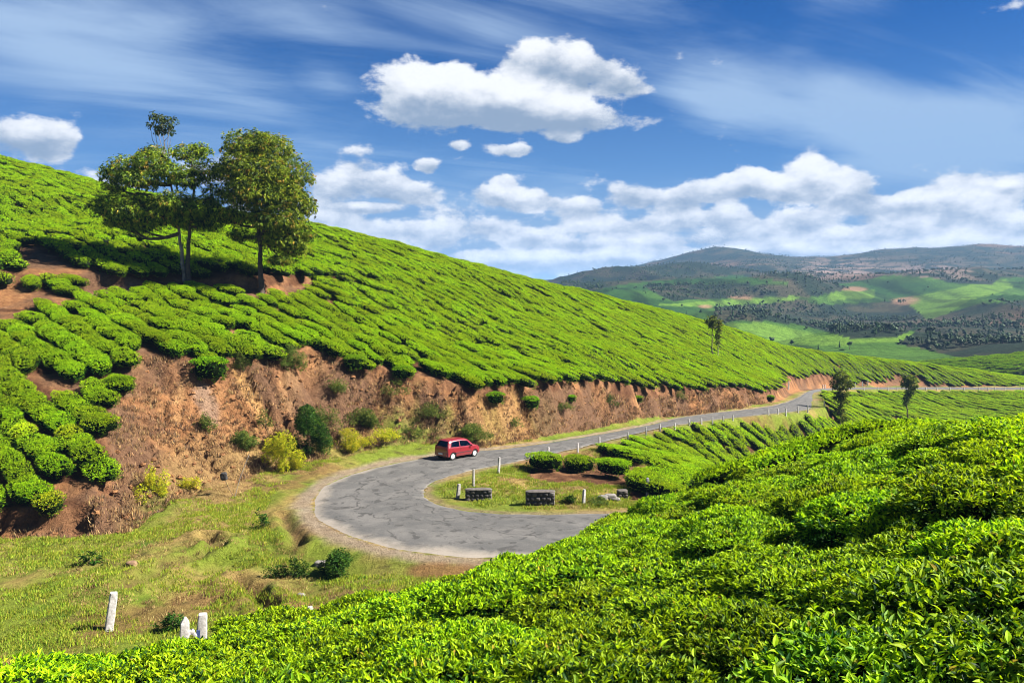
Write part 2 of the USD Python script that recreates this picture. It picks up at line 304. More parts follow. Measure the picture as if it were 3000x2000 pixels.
DITCHES = []
for line, wd, dp_ in [([(520,1232,41),(490,1258,39.6),(400,1290,37.6),(330,1322,35.6),(280,1350,34.2)], .35, .45), ([(545,1318,36),(590,1350,34.4),(622,1392,32.4)], .35, .5), ([(655,1175,45.2),(668,1215,42.8),(690,1262,40)], .3, .45), ([(480,1225,41.6),(500,1262,39.4)], .3, .5)]:
    DITCHES.append((cKDTree(dens(np.array([P(*q) for q in line]), .2)[:, :2]), wd, dp_))
def terrain(x, y, noise=True):
    x, y = np.asarray(x, float), np.asarray(y, float)
    sh = x.shape; xy = np.stack([x.ravel(), y.ravel()], 1)
    h, l = grid_at(Hc, xy[:, 0], xy[:, 1]), grid_at(Lc, xy[:, 0], xy[:, 1])
    ins = shapely.contains_xy(STRIP, xy[:, 0], xy[:, 1]); hil = shapely.contains_xy(HILL, xy[:, 0], xy[:, 1])
    dt, db = tT.query(xy)[0], tB.query(xy)[0]
    if noise:
        wob = (fbm2(xy[:, 0], xy[:, 1], 0.28, 4, 3) - 0.5)
        dt = np.maximum(dt + wob * 1.8 * np.minimum(dt, 1), 0); db = np.maximum(db - wob * 1.8 * np.minimum(db, 1), 0)
    t = np.where(ins, dt / (dt + db + 1e-6), np.where(hil, 1.0, 0.0))
    w = 0.35 * t + 0.65 * sstep(0, 1, t)
    z = l * (1 - w) + h * w
    # the cut path below the upper tea and the little bank above it
    dp, ip = path_tree.query(xy)
    pl = dens(path_line)[ip]
    side = np.where(xy[:, 1] > pl[:, 1], 1.0, -1.0)
    fade = np.where(hil, 1.0, 0.0) * sstep(-15, -24, xy[:, 0])
    z = z + fade * 1.3 * (sstep(0.6, 2.0, dp * side) * np.exp(-np.maximum(dp * side, 0) / 9.0))
    if noise:
        bank = np.where(ins, np.sin(np.pi * np.clip(t, 0, 1)), 0)
        # gullies run down the cut bank
        n1 = fbm2(xy[:, 0], xy[:, 1], 0.55, 4, 11) - 0.5
        su = tT.query(xy)[1] * 0.5
        n2 = fbm2(su * 1.1, dt * .28, 1.0, 4, 12) - 0.5
        n3 = fbm2(xy[:, 0], xy[:, 1], 1.6, 3, 13) - 0.5
        rid = 1 - np.abs(2 * fbm2(su * .55 + n3 * .8, dt * .12, 1.0, 3, 14) - 1)
        n4 = fbm2(xy[:, 0], xy[:, 1] + z, 2.6, 3, 15) - .5
        n5 = fbm2(xy[:, 0], xy[:, 1] + z * .7, 5.0, 2, 16) - .5
        z = z + np.sqrt(bank) * (n1 * 1.2 + n2 * 1.1 + n3 * 0.6 - (rid ** 4 - .25) * 1.3 + n4 * .85 + n5 * .5)
        dr = road_tree.query(xy)[0]
        on = shapely.contains_xy(ROADPOLY, xy[:, 0], xy[:, 1])
        off = np.where(on, 0, sstep(0.6, 3.0, dr))
        for line, wd, dp_ in DITCHES:
            dd_ = line.query(xy)[0] + (fbm2(xy[:, 0], xy[:, 1], 1.2, 2, 18) - .5) * .7
            z = z - dp_ * np.exp(-(dd_ / wd) ** 2) + dp_ * .5 * np.exp(-((dd_ - wd * 2.2) / wd) ** 2)
        z = z + off * ((fbm2(xy[:, 0], xy[:, 1], 0.22, 4, 5) - 0.5) * 1.2 + (fbm2(xy[:, 0], xy[:, 1], .7, 4, 6) - 0.5) * 0.75)
    # the road bed is level across
    dm, im = road_mid.query(xy)
    half = np.linalg.norm((O_ - I_)[im][:, :2], axis=1) / 2
    k = sstep(half + np.where(xy[:, 1] > 85, 1.6, 2.6), half + 0.3, dm)
    z = z * (1 - k) + M_[im][:, 2] * k - 0.06 * sstep(half + .05, half - .6, dm)
    return z.reshape(sh)

Z = terrain(X, Y)
def ground_z(x, y):
    ix = np.interp(x, gx, np.arange(len(gx))); iy = np.interp(y, gy, np.arange(len(gy)))
    return map_coordinates(Z, [np.atleast_1d(iy), np.atleast_1d(ix)], order=1, mode='nearest')
def ground_n(x, y, e=0.7):
    zx = (ground_z(x + e, y) - ground_z(x - e, y)) / (2 * e); zy = (ground_z(x, y + e) - ground_z(x, y - e)) / (2 * e)
    n = np.stack([-zx, -zy, np.ones_like(zx)], -1); return n / np.linalg.norm(n, axis=-1, keepdims=True)

def grid_mesh(X, Y, Z):
    ny, nx = X.shape
    i = np.arange(ny * nx).reshape(ny, nx)
    q = np.stack([i[:-1, :-1], i[:-1, 1:], i[1:, 1:], i[1:, :-1]], -1).reshape(-1, 4)
    return np.stack([X, Y, Z], -1).reshape(-1, 3), np.vstack([q[:, [0, 1, 2]], q[:, [0, 2, 3]]])

# ------------------------------------------------------------------ ground zones (pixel outlines of the land cover, carried to the ground)
def poly(pts): p = sg.Polygon(pts).buffer(0); shapely.prepare(p); return p
TEA_MAIN = poly([(-700,-200),(3000,-200),(3000,893),(2352,891),(2150,889),(2085,876),(2050,872),(1990,872),(1960,883),(1880,880),(1812,878),(1806,900),(1760,903),(1700,893),(1630,883),(1600,897),(1560,903),(1480,905),(1420,905),(1380,878),(1300,868),(1290,885),(1250,893),(1170,885),(1115,900),(1015,885),(1010,868),(960,848),(940,866),(900,866),(870,838),(790,848),(775,818),(725,798),(700,775),(685,788),(650,813),(600,823),(535,828),(530,850),(440,850),(440,822),(400,813),(345,798),(320,770),(318,795),(300,812),(270,850),(310,870),(312,892),(250,885),(250,925),(245,990),(258,1050),(255,1125),(205,1128),(205,1200),(185,1236),(150,1236),(140,1200),(60,1205),(-700,1200)])
TEA_HOLES = [poly(sg.Polygon(h).buffer(7).exterior.coords) for h in [
 [(-50,645),(60,655),(100,672),(165,682),(168,700),(-50,690)],
 [(60,560),(130,600),(210,620),(330,640),(345,668),(180,680),(190,645),(150,630),(60,615),(30,585)],
 [(545,630),(592,640),(592,680),(548,676)], [(625,655),(720,655),(720,668),(625,672)],
 [(-20,712),(70,715),(66,742),(-20,742)], [(88,1100),(215,1100),(215,1128),(88,1130)], [(90,855),(250,868),(300,855),(250,890),(130,885)],
 [(380,640),(545,640),(545,662),(380,652)]]]
TEA_INNER = poly([(1365,1022),(1420,1012),(1500,1000),(1560,985),(1640,975),(1750,962),(1860,950),(1900,925),(1890,902),(1960,900),(2352,900),(3000,900),(3000,1120),(1580,1085),(1480,1078),(1440,1060),(1380,1040)])
TEA_ISLAND = poly([(1195,1062),(1240,1042),(1330,1042),(1400,1055),(1455,1082),(1450,1098),(1380,1103),(1330,1092),(1290,1098),(1220,1088)])
TEA_HEDGE = poly([(1440,1118),(1580,1085),(1640,1085),(1600,1110),(1530,1128),(1450,1140)])

px, py, dep = proj(np.stack([X, Y, Z], -1))
px, py = np.nan_to_num(px, nan=-9e3), np.nan_to_num(py, nan=9e3)
hillm = shapely.contains_xy(HILL, X, Y); stripm = shapely.contains_xy(STRIP, X, Y)
def in_tea(x, y, z):
    """Which tea field a ground point belongs to: 0 none, 1 upper hill, 2 slope below the road, 3 island, 4 hedge, 5 the slope in front."""
    x, y, z = map(lambda a: np.asarray(a, float), (x, y, z))
    a, b, _ = proj(np.stack([x, y, z + 0.35], -1)); a, b = np.nan_to_num(a, nan=-9e3), np.nan_to_num(b, nan=9e3)
    hl = shapely.contains_xy(HILL, x, y) | (shapely.contains_xy(STRIP, x, y) & (tB.query(np.stack([x, y], -1))[0] < .9))
    k = np.zeros(x.shape, int)
    m = hl & (shapely.contains_xy(TEA_MAIN, a, b))
    for h in TEA_HOLES: m &= ~(shapely.contains_xy(h, a, b) & (y < 110))
    k[m] = 1
    lo = ~hl & ~shapely.contains_xy(STRIP, x, y) & (road_tree.query(np.stack([x, y], -1))[0] > 1.9) & ~shapely.contains_xy(ROADPOLY, x, y)
    k[lo & shapely.contains_xy(TEA_INNER, a, b) & (y > 62)] = 2
    k[lo & shapely.contains_xy(TEA_ISLAND, a, b) & (y > 50) & (y < 70)] = 3
    k[lo & shapely.contains_xy(TEA_HEDGE, a, b) & (y > 46) & (y < 66)] = 4
    fr = shapely.contains_xy(FRONT, x, y)
    k[fr] = 5
    return k
# plan of the front tea slope: everything on the photographer's side, down to the break of slope
fr_edge = [P(*p)[:2] for p in [(-300,1510,11.2),(0,1500,11.5),(300,1495,12.2),(600,1420,15),(800,1384,16.2),(1000,1328,17.4),(1200,1268,19),(1400,1180,23),(1600,1092,28.5),(1800,1046,31.5),(2000,986,30),(2200,950,26),(2500,940,26)]]
FRONT = poly(list(map(tuple, fr_edge)) + [(40, 10), (30, -12), (-20, -12), (-16, 5)])

# ------------------------------------------------------------------ materials
def leaf_look(name, trans=0.3, rough=0.42, spec=0.35, patch=0.5):
    g = Graph()
    at = g.add('attribute', attribute='tint') + '.color'
    oi = g.add('object_info') + '.random'
    ps = g.add('geometry') + '.position'
    nz = g.add('noise_texture', vector=ps, scale=0.16, detail=3.0, roughness=0.6) + '.fac'
    nf = g.add('noise_texture', vector=ps, scale=1.4, detail=3.0, roughness=0.6) + '.fac'
    k = g.math('multiply_add', nz, 1.1 * patch, 1.0 - 0.55 * patch)
    k = g.math('add', k, g.math('multiply_add', oi, 0.36, -0.18))
    k = g.math('add', k, g.math('multiply_add', nf, 0.8 * patch, -0.4 * patch))
    hue = g.math('multiply_add', oi, 0.02, g.math('multiply_add', nf, -0.05, 0.515))
    c = g.add('hsv', hue=hue, saturation=1.0, value=k, color=at) + '.color'
    p = g.add('principled_bsdf', base_color=c, roughness=rough, specular_ior_level=spec)
    t = g.add('translucent_bsdf', color=g.add('hsv', hue=0.49, saturation=1.0, value=1.25, color=c) + '.color')
    mx = g.add('mix_closure', fac=trans, closure1=p + '.BSDF', closure2=t + '.BSDF')
    return g.build('/World/Looks/' + name, surface=mx + '.closure')
LEAF = leaf_look('tea_leaf_look', .38, .55, .12)
TREELEAF = leaf_look('tree_leaf_look', 0.30, 0.55, 0.15, 0.4)
GRASSLEAF = leaf_look('grass_look', 0.3, 0.6, 0.15, 0.5)

def plain(name, col, rough=0.7, spec=0.3, var=0.25, scale=3.0, bump=0.0, bscale=20.0, dark=None, **kw):
    g = Graph()
    tc = g.add('texture_coordinate') + '.object'
    n = g.add('noise_texture', vector=tc, scale=scale, detail=5.0, roughness=0.65) + '.fac'
    a = [c * (1 - var) for c in col] if dark is None else dark
    b = [min(1, c * (1 + var)) for c in col]
    r = g.add('map_range', value=n, from_min=0.3, from_max=0.7, to_min=0.0, to_max=1.0, clamp=True) + '.result'
    c = g.add('mix_color', fac=r, a=a, b=b) + '.result'
    inp = dict(base_color=c, roughness=rough, specular_ior_level=spec, **kw)
    if bump:
        n2 = g.add('noise_texture', vector=tc, scale=bscale, detail=4.0, roughness=0.6) + '.fac'
        inp['normal'] = g.add('bump', height=n2, strength=0.8, distance=bump) + '.normal'
    p = g.add('principled_bsdf', **inp)
    return g.build('/World/Looks/' + name, surface=p + '.BSDF')
BARK = plain('bark_look', (.065, .05, .038), 0.85, 0.15, 0.4, 4.0, 0.02, 12.0)
PALEBARK = plain('pale_bark_look', (.17, .15, .125), 0.85, 0.15, 0.45, 2.0, 0.02, 10.0)
STEM = plain('tea_stem_look', (0.10, 0.07, 0.05), 0.85, 0.1, 0.3, 6.0)
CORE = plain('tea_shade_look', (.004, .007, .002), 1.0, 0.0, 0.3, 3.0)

def ground_look():
    g = Graph()
    at = g.add('attribute', attribute='tint') + '.color'
    ps = g.add('geometry') + '.position'
    n1 = g.add('noise_texture', vector=ps, scale=2.2, detail=8.0, roughness=0.7) + '.fac'
    n2 = g.add('noise_texture', vector=ps, scale=11.0, detail=5.0, roughness=0.7) + '.fac'
    k = g.math('add', g.math('multiply_add', n1, 1.6, 0.0), g.math('multiply_add', n2, 0.7, -0.24))
    c = g.add('hsv', hue=g.math('multiply_add', n1, 0.03, 0.485), saturation=1.0, value=k, color=at) + '.color'
    h = g.math('add', g.math('multiply', n1, 1.5), g.math('multiply', n2, 0.6))
    nm = g.add('bump', height=h, strength=1.0, distance=0.20) + '.normal'
    p = g.add('principled_bsdf', base_color=c, roughness=0.95, specular_ior_level=0.08, normal=nm)
    return g.build('/World/Looks/ground_look', surface=p + '.BSDF')

# ------------------------------------------------------------------ ground sheet and its land cover
def ground_colour():
    x, y = X, Y
    n1, n2 = fbm2(x, y, 0.23, 4, 21), fbm2(x, y, 0.75, 4, 22)
    n3 = fbm2(x * 0.5 + y * 0.3, y * 0.5 - x * 0.3, 0.5, 4, 23)
    L = lambda a, b, t: a + (b - a) * np.clip(t, 0, 1)[..., None]
    C = lambda *v: np.array(v, float)
    soil, red, pale, brown = C(.075, .034, .017), C(.22, .105, .045), C(.37, .215, .095), C(.095, .055, .034)
    dry, green, lush = C(0.227, 0.160, 0.055), C(0.122, 0.155, 0.018), C(0.059, 0.113, 0.010)
    grass = L(np.broadcast_to(dry, x.shape + (3,)), green, sstep(.36, .58, n1)); grass = L(grass, lush, sstep(.58, .74, n2) * .8); grass = L(grass, C(.15, .085, .036), sstep(.54, .66, n3) * .75); grass = L(grass, C(.055, .045, .015), sstep(.62, .72, fbm2(x, y, 1.6, 3, 26)) * .8)
    earth = L(np.broadcast_to(red, x.shape + (3,)), pale, sstep(.56, .72, n2) * .7); earth = L(earth, brown, sstep(.40, .58, n1) * .85); earth = L(earth, C(.21, .17, .13), sstep(.68, .8, n3) * .8)
    tea = in_tea(X.ravel(), Y.ravel(), Z.ravel()).reshape(X.shape)
    col = grass.copy()
    m = stripm | hillm; col[m] = earth[m]
    # grass creeps up the foot of the bank
    dt = tT.query(np.stack([X.ravel(), Y.ravel()], 1))[0].reshape(X.shape)
    creep = np.where(stripm, sstep(3.0, 0.2, dt + (n2 - .5) * 6 + (n1 - .5) * 5) * sstep(1330, 1000, px) * sstep(240, 420, px), 0)
    col = L(col, grass, creep)
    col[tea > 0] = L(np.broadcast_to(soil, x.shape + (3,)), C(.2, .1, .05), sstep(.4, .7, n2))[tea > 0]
    col[tea == 5] = C(.022, .015, .008)  # leaf litter, darkened further for the shade between the front bushes
    for line, wd, dp_ in DITCHES: col = L(col, C(.10, .055, .03), .8 * np.exp(-(line.query(np.stack([X.ravel(), Y.ravel()], 1))[0].reshape(X.shape) / (wd * .9)) ** 2))
    gd = np.hypot((px - 478 - (py - 930) * .35) / 34, (py - 930) / 62); col = L(col, C(0.202, 0.168, 0.139) * np.ones(3), sstep(1.05, .5, gd + (n2 - .5) * 1.6) * .45)
    og = np.hypot((px - 590 - (py - 930) * .55) / 16, (py - 925) / 95); col = L(col, C(0.353, 0.202, 0.076) * np.ones(3), sstep(1.2, .5, og + (n2 - .5) * 1.4) * .85)
    # sandy patch of the slip under the bank on the left
    d = np.hypot((px - 480) / 150, (py - 1090) / 110); col = L(col, L(np.broadcast_to(C(0.235, 0.143, 0.063), x.shape + (3,)), C(0.134, 0.084, 0.035), n2 * 1.4 - .3), sstep(1.1, .5, d + (n2 - .5)) * .85)
    isl = (~m) & (tea == 0) & (px > 1180) & (py > 1040) & (py < 1130) & (py < 1085 + (px - 1200) * .2) & (Y > 50) & (Y < 75)
    col[isl] = L(col, C(0.176, 0.088, 0.038), sstep(.3, .6, n2) * .8)[isl]
    # roadside gravel
    dr = road_tree.query(np.stack([X.ravel(), Y.ravel()], 1))[0].reshape(X.shape)
    on = shapely.contains_xy(ROADPOLY, X, Y)
    do = cKDTree(dens(O_, 0.4)[:, :2]).query(np.stack([X.ravel(), Y.ravel()], 1))[0].reshape(X.shape)
    wid = np.where((Y < 66), 1.5, 1.0) * np.where(px > 1250, .9, 1)
    gr = sstep(1.0, 0.45, (do + (n2 - .5) * 1.4) / wid) * ~on
    col = L(col, L(np.broadcast_to(C(0.210, 0.155, 0.101), x.shape + (3,)), C(0.235, 0.193, 0.147), n2 * 2 - .6), gr * .95)
    gi = sstep(0.8, 0.15, dr + (n2 - .5) * .8) * ~on * (1 - gr)
    col = L(col, C(0.185, 0.139, 0.084), gi * .8)
    red2 = np.hypot((px - 1010) / 90, (py - 1310) / 22); col = L(col, C(0.168, 0.080, 0.038), sstep(1.2, .5, red2 + (n2 - .5)) * .8)
    return col, tea
COL, TEA = ground_colour()
GROUND = ground_look()
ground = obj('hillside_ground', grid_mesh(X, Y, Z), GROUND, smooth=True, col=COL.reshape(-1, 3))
tag(ground, kind='structure')

# ------------------------------------------------------------------ road
def road_look():
    g = Graph()
    ps = g.add('geometry') + '.position'
    at = g.add('attribute', attribute='tint') + '.color'
    ed = g.add('separate_color', color=at)
    n1 = g.add('noise_texture', vector=ps, scale=0.55, detail=6.0, roughness=0.65, distortion=0.4) + '.fac'
    n2 = g.add('noise_texture', vector=ps, scale=3.0, detail=6.0, roughness=0.7) + '.fac'
    st = g.add('mapping', mapping_type='point', vector=g.add('combine_xyz', x=g.math('multiply', ed + '.g', 260.0), y=g.math('multiply', ed + '.b', 5.0), z=0.0) + '.vector', scale=(1.1, 1.0, 1.0)) + '.vector'
    n3 = g.add('noise_texture', vector=st, scale=2.0, detail=6.0, roughness=0.6, distortion=0.6) + '.fac'
    c = g.add('mix_color', fac=g.add('map_range', range_type='smoothstep', value=n1, from_min=.38, from_max=.62, to_min=0., to_max=1., clamp=True) + '.result', a=(.070, .069, .067), b=(.102, .098, .093)) + '.result'
    pot = g.add('map_range', range_type='smoothstep', value=n3, from_min=.57, from_max=.60, to_min=0., to_max=.8, clamp=True) + '.result'
    c = g.add('mix_color', fac=pot, a=c, b=(.038, .037, .036)) + '.result'
    p2 = g.add('map_range', range_type='smoothstep', value=n2, from_min=.60, from_max=.66, to_min=0., to_max=.75, clamp=True) + '.result'
    c = g.add('mix_color', fac=p2, a=c, b=(.042, .039, .036)) + '.result'
    cv = g.add('combine_xyz', x=g.math('multiply', ed + '.g', 150.0), y=g.math('multiply', ed + '.b', 4.0), z=0.0) + '.vector'
    cw = g.add('mix_color', fac=.35, a=cv, b=g.add('noise_texture', vector=ps, scale=1.2, detail=4.0) + '.color', use_clamp=False) + '.result'
    vo = g.add('voronoi_texture', feature='distance_to_edge', vector=cw, scale=.9) + '.distance'
    ck = g.add('map_range', range_type='smoothstep', value=vo, from_min=.026, from_max=.006, to_min=0., to_max=1., clamp=True) + '.result'
    cm = g.add('map_range', range_type='smoothstep', value=n1, from_min=.42, from_max=.58, to_min=0., to_max=.7, clamp=True) + '.result'
    c = g.add('mix_color', fac=g.math('multiply', ck, cm), a=c, b=(.022, .021, .020)) + '.result'
    trk = g.math('absolute', g.math('sine', g.math('multiply', ed + '.b', 9.4)))
    c = g.add('mix_color', fac=g.math('multiply', g.math('power', trk, 6.0), g.math('multiply', n1, .5)), a=c, b=(.055, .054, .053)) + '.result'
    dusty = g.math('add', ed + '.r', g.math('multiply_add', n1, .9, -.45))
    du = g.add('map_range', range_type='smoothstep', value=dusty, from_min=.45, from_max=1., to_min=0., to_max=.9, clamp=True) + '.result'
    c = g.add('mix_color', fac=du, a=c, b=(.21, .185, .155)) + '.result'
    nm = g.add('bump', height=g.math('add', n2, g.math('multiply', p2, -.6)), strength=.6, distance=.05) + '.normal'
    p = g.add('principled_bsdf', base_color=c, roughness=.9, specular_ior_level=.15, normal=nm)
    return g.build('/World/Looks/road_look', surface=p + '.BSDF')
def build_road():
    NW = 13
    sA = np.linspace(0, 1, NW)
    s = np.concatenate([[0], np.cumsum(np.linalg.norm(np.diff(M_[:, :2], axis=0), axis=1))])
    wob = (fbm2(s, s * 0, .5, 4, 31) - .5) * 1.1
    V, A = [], []
    for k in range(NR):
        o, i = O_[k].copy(), I_[k].copy()
        w = (o - i); w /= np.linalg.norm(w)
        o = o + w * wob[k]; i = i - w * wob[(k * 7) % NR] * .6
        for t in sA:
            p = o + (i - o) * t; p = p.copy(); p[2] = M_[k, 2] - .02 + .09 * min(1, 9 * t, 9 * (1 - t)) ** .7
            V.append(p)
            outer_side = max(0, 1 - t / .28) if p[1] < 68 else max(0, 1 - t / .12)
            A.append((max(outer_side, max(0, (t - .9) / .1) * .8), min(1, s[k] / 520), t))
    V = np.array(V).reshape(NR, NW, 3)
    return grid_mesh(V[..., 0], V[..., 1], V[..., 2]), np.array(A)
rm, ra = build_road()
road = obj('road', rm, road_look(), smooth=True, col=ra); tag(road, kind='structure')

# ------------------------------------------------------------------ tea bushes
def leaves_mesh(pos, axis_, up, length, width, tint, fold=0.25, curl=0.25, tris=4):
    """One leaf per row: from pos along axis_, its face turned towards up."""
    n = len(pos); axis_ = axis_ / np.linalg.norm(axis_, axis=1, keepdims=True)
    side = np.cross(axis_, up); side /= np.linalg.norm(side, axis=1, keepdims=True) + 1e-9
    nrm = np.cross(side, axis_)
    L, W = np.broadcast_to(length, n)[:, None], np.broadcast_to(width, n)[:, None]
    b = pos; t = pos + axis_ * L - nrm * L * curl
    l = pos + axis_ * L * .45 + side * W * .5 + nrm * W * fold; r = pos + axis_ * L * .45 - side * W * .5 + nrm * W * fold
    if tris == 8:
        l1, r1 = pos + axis_ * L * .22 + side * W * .40 + nrm * W * fold * .7, pos + axis_ * L * .22 - side * W * .40 + nrm * W * fold * .7
        m2 = pos + axis_ * L * .72 - nrm * L * curl * .45; l2, r2 = m2 + side * W * .34 + nrm * W * fold * .8, m2 - side * W * .34 + nrm * W * fold * .8
        c = pos + axis_ * L * .47 - nrm * L * curl * .12; l, r = c + side * W * .5 + nrm * W * fold, c - side * W * .5 + nrm * W * fold
        v = np.stack([b, r1, r, r2, t, l2, l, l1, c, m2], 1).reshape(-1, 3); i = np.arange(n)[:, None] * 10
        f = np.concatenate([i + k_ for k_ in ([0, 1, 8], [1, 2, 8], [2, 3, 9], [2, 9, 8], [3, 4, 9], [9, 4, 5], [6, 9, 5], [8, 9, 6], [7, 8, 6], [0, 8, 7])], 0); k = 10
    elif tris == 2:
        v = np.stack([b, r, t, l], 1).reshape(-1, 3); i = np.arange(n)[:, None] * 4
        f = np.concatenate([i + [0, 1, 2], i + [0, 2, 3]], 0); k = 4
    else:
        c = pos + axis_ * L * .5
        v = np.stack([b, r, t, l, c], 1).reshape(-1, 3); i = np.arange(n)[:, None] * 5
        f = np.concatenate([i + [0, 1, 4], i + [1, 2, 4], i + [4, 2, 3], i + [0, 4, 3]], 0); k = 5
    return v, f, np.repeat(np.asarray(tint, float), k, axis=0)
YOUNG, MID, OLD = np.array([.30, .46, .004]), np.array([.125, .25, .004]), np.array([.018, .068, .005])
def bush_shape(r, nshoots, per, leaf, rad=(.78, .66), h=.9, tris=4):
    yk = .62 if tris == 2 else .44 + .16 * r.random()
    """Foliage of a clipped tea bush: shoots over a flat crown and down its sides. Origin on the ground."""
    n = nshoots
    top = r.random(n) < .66
    u, a = np.sqrt(r.random(n)), r.random(n) * 2 * np.pi
    lob = 1 + .10 * np.sin(3 * a + r.random() * 6) + .07 * np.sin(5 * a + r.random() * 6)
    x, y = u * np.cos(a) * lob, u * np.sin(a) * lob
    z = h * (1 - .20 * u ** 3.0) + (meshkit.fbm(np.stack([x * 2.3 + 9, y * 2.3, x * 0 + r.random() * 50], -1), 3) - .5) * (.20 if tris == 2 else .42)
    q = r.random(n); zs = h * (.10 + .76 * q); rs = .74 + .26 * np.sin(np.pi * np.clip(q * 1.1, 0, 1) * .5)
    rs = rs * (.86 + .14 * r.random(n))
    x = np.where(top, x, rs * np.cos(a) * lob); y = np.where(top, y, rs * np.sin(a) * lob); z = np.where(top, z, zs)
    out = np.stack([np.cos(a), np.sin(a), np.zeros(n)], -1)
    nr = np.where(top[:, None], out * (u ** 3)[:, None] * .6 + [0, 0, 1], out + [0, 0, .35])
    if tris > 2:
        deep = (r.random(n) < .38); z = np.where(deep, z - .08 - .25 * r.random(n), z)
    else: deep = np.zeros(n, bool)
    pos = np.stack([x * rad[0], y * rad[1], z], -1)
    pos = np.repeat(pos, per, 0); nr = np.repeat(nr, per, 0); tp = np.repeat(top & ~deep, per)
    m = len(pos)
    phi = r.random(m) * 2 * np.pi; spread = .25 + .95 * r.random(m)
    tang = np.stack([np.cos(phi), np.sin(phi), .25 * r.normal(size=m)], -1)
    ax = nr / np.linalg.norm(nr, axis=1, keepdims=True) + tang * spread[:, None]
    pos = pos + r.normal(size=(m, 3)) * leaf * .28
    up = np.array([0, 0, 1.0]) + r.normal(size=(m, 3)) * .35 + nr * .3
    ax = np.where((np.linalg.norm(np.cross(ax, up), axis=1) < .1)[:, None], tang, ax)
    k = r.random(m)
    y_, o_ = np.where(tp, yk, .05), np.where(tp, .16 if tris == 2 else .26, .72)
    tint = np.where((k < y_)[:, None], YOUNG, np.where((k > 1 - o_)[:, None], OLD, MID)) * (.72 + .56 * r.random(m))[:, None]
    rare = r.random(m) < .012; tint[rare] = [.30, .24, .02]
    ln = leaf * (.65 + .6 * r.random(m))
    return leaves_mesh(pos, ax, up, ln, ln * (.34 + .12 * r.random(m) if tris == 2 else .32 + .10 * r.random(m)), tint, tris=tris)
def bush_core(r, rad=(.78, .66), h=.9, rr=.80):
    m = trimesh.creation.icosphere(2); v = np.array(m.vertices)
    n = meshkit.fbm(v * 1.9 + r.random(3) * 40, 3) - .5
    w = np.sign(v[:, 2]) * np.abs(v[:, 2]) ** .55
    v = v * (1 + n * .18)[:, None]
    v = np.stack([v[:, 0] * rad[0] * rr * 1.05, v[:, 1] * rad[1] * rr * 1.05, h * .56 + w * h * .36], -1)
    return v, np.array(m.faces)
def stems(r, rad, h, n=5):
    ms = []
    for k in range(n):
        a = r.random() * 6.28; q = .35 * r.random()
        p0, p1 = np.array([.10 * math.cos(a), .10 * math.sin(a), -.25]), np.array([rad[0] * (.3 + q) * math.cos(a), rad[1] * (.3 + q) * math.sin(a), h * .45])
        ms.append(trimesh.creation.cylinder(radius=.022, segment=[p0, p1], sections=5))
    return trimesh.util.concatenate(ms)
def make_bush(root, seed, nsh, per, leaf, rad, h, tris, n_stem=5, tintk=(1, 1, 1)):
    r = np.random.default_rng(seed)
    v, f, c = bush_shape(r, nsh, per, leaf, rad, h, tris)
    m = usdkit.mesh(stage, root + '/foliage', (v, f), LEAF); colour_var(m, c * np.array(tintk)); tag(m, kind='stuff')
    usdkit.mesh(stage, root + '/inner_twigs', bush_core(r, rad, h, .66 if tris > 2 else .80), CORE, True)  # solid near-black core, stands in for the shade inside the bush
    if n_stem: usdkit.mesh(stage, root + '/stem', stems(r, rad, h, n_stem), STEM)
def bush_class(name, seed, **kw):
    p = stage.CreateClassPrim('/World/' + name); make_bush('/World/' + name, seed, **kw); return '/World/' + name
def one_mesh_bush(path, seed, nsh, per, leaf, rad, h, tris):
    """A far bush as a single mesh: leaves and the dark inside, coloured by tint."""
    r = np.random.default_rng(seed)
    v, f, c = bush_shape(r, nsh, per, leaf, rad, h, tris)
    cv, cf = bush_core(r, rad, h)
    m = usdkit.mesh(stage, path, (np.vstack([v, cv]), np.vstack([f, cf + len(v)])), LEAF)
    colour_var(m, np.vstack([c, np.broadcast_to([.006, .012, .002], cv.shape)]))  # core tinted near black as the inner shade
NEAR = [bush_class(f'near_tea_bush_{w}', 100 + i, nsh=2900, per=5, leaf=.068, rad=(.96, .80), h=.95, tris=8, tintk=(1.0, 1.0, 1.0)) for i, w in enumerate(('one', 'two', 'three', 'four', 'five', 'six'))]
MIDB = [bush_class(f'middle_tea_bush_{w}', 200 + i, nsh=700, per=4, leaf=.10, rad=(1.55, .80), h=.92, tris=2) for i, w in enumerate(('one', 'two', 'three', 'four', 'five'))]

def on_ground(px_, py_, lift=0.0):
    """The ground point that the camera sees at a pixel."""
    d = cray(px_, py_); t = np.concatenate([np.arange(3, 60, .05), np.arange(60, 330, .15)])
    p = d * t[:, None]; i = np.argmax(p[:, 2] < ground_z(p[:, 0], p[:, 1]) + lift)
    p = p[i].copy(); p[2] = ground_z(p[0], p[1])[0]; return p
def front_class(name, seed):
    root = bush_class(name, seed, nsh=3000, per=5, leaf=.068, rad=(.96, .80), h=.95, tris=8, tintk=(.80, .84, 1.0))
    r = np.random.default_rng(seed + 1)
    for k in range(40):
        a, u = r.random() * 6.28, math.sqrt(r.random()) * .85
        p = np.array([[u * math.cos(a) * .96, u * math.sin(a) * .8, .95 * (1 - .2 * u ** 3) + .05 + .05 * r.random()]])
        ph = r.random() * 6.28; ax = np.array([[math.cos(ph), math.sin(ph), .5 + .8 * r.random()]])
        ln = .075 + .03 * r.random()
        v, f, c = leaves_mesh(p, ax, np.array([[0, 0, 1.0]]) + r.normal(size=(1, 3)) * .3, ln, ln * .36, (YOUNG if k % 3 else MID)[None] * (.65 + .35 * r.random()), tris=8)
        m = usdkit.mesh(stage, f'{root}/leaf' + ('' if k == 0 else f'_{k:03d}'), (v, f), LEAF); colour_var(m, c)
    return root
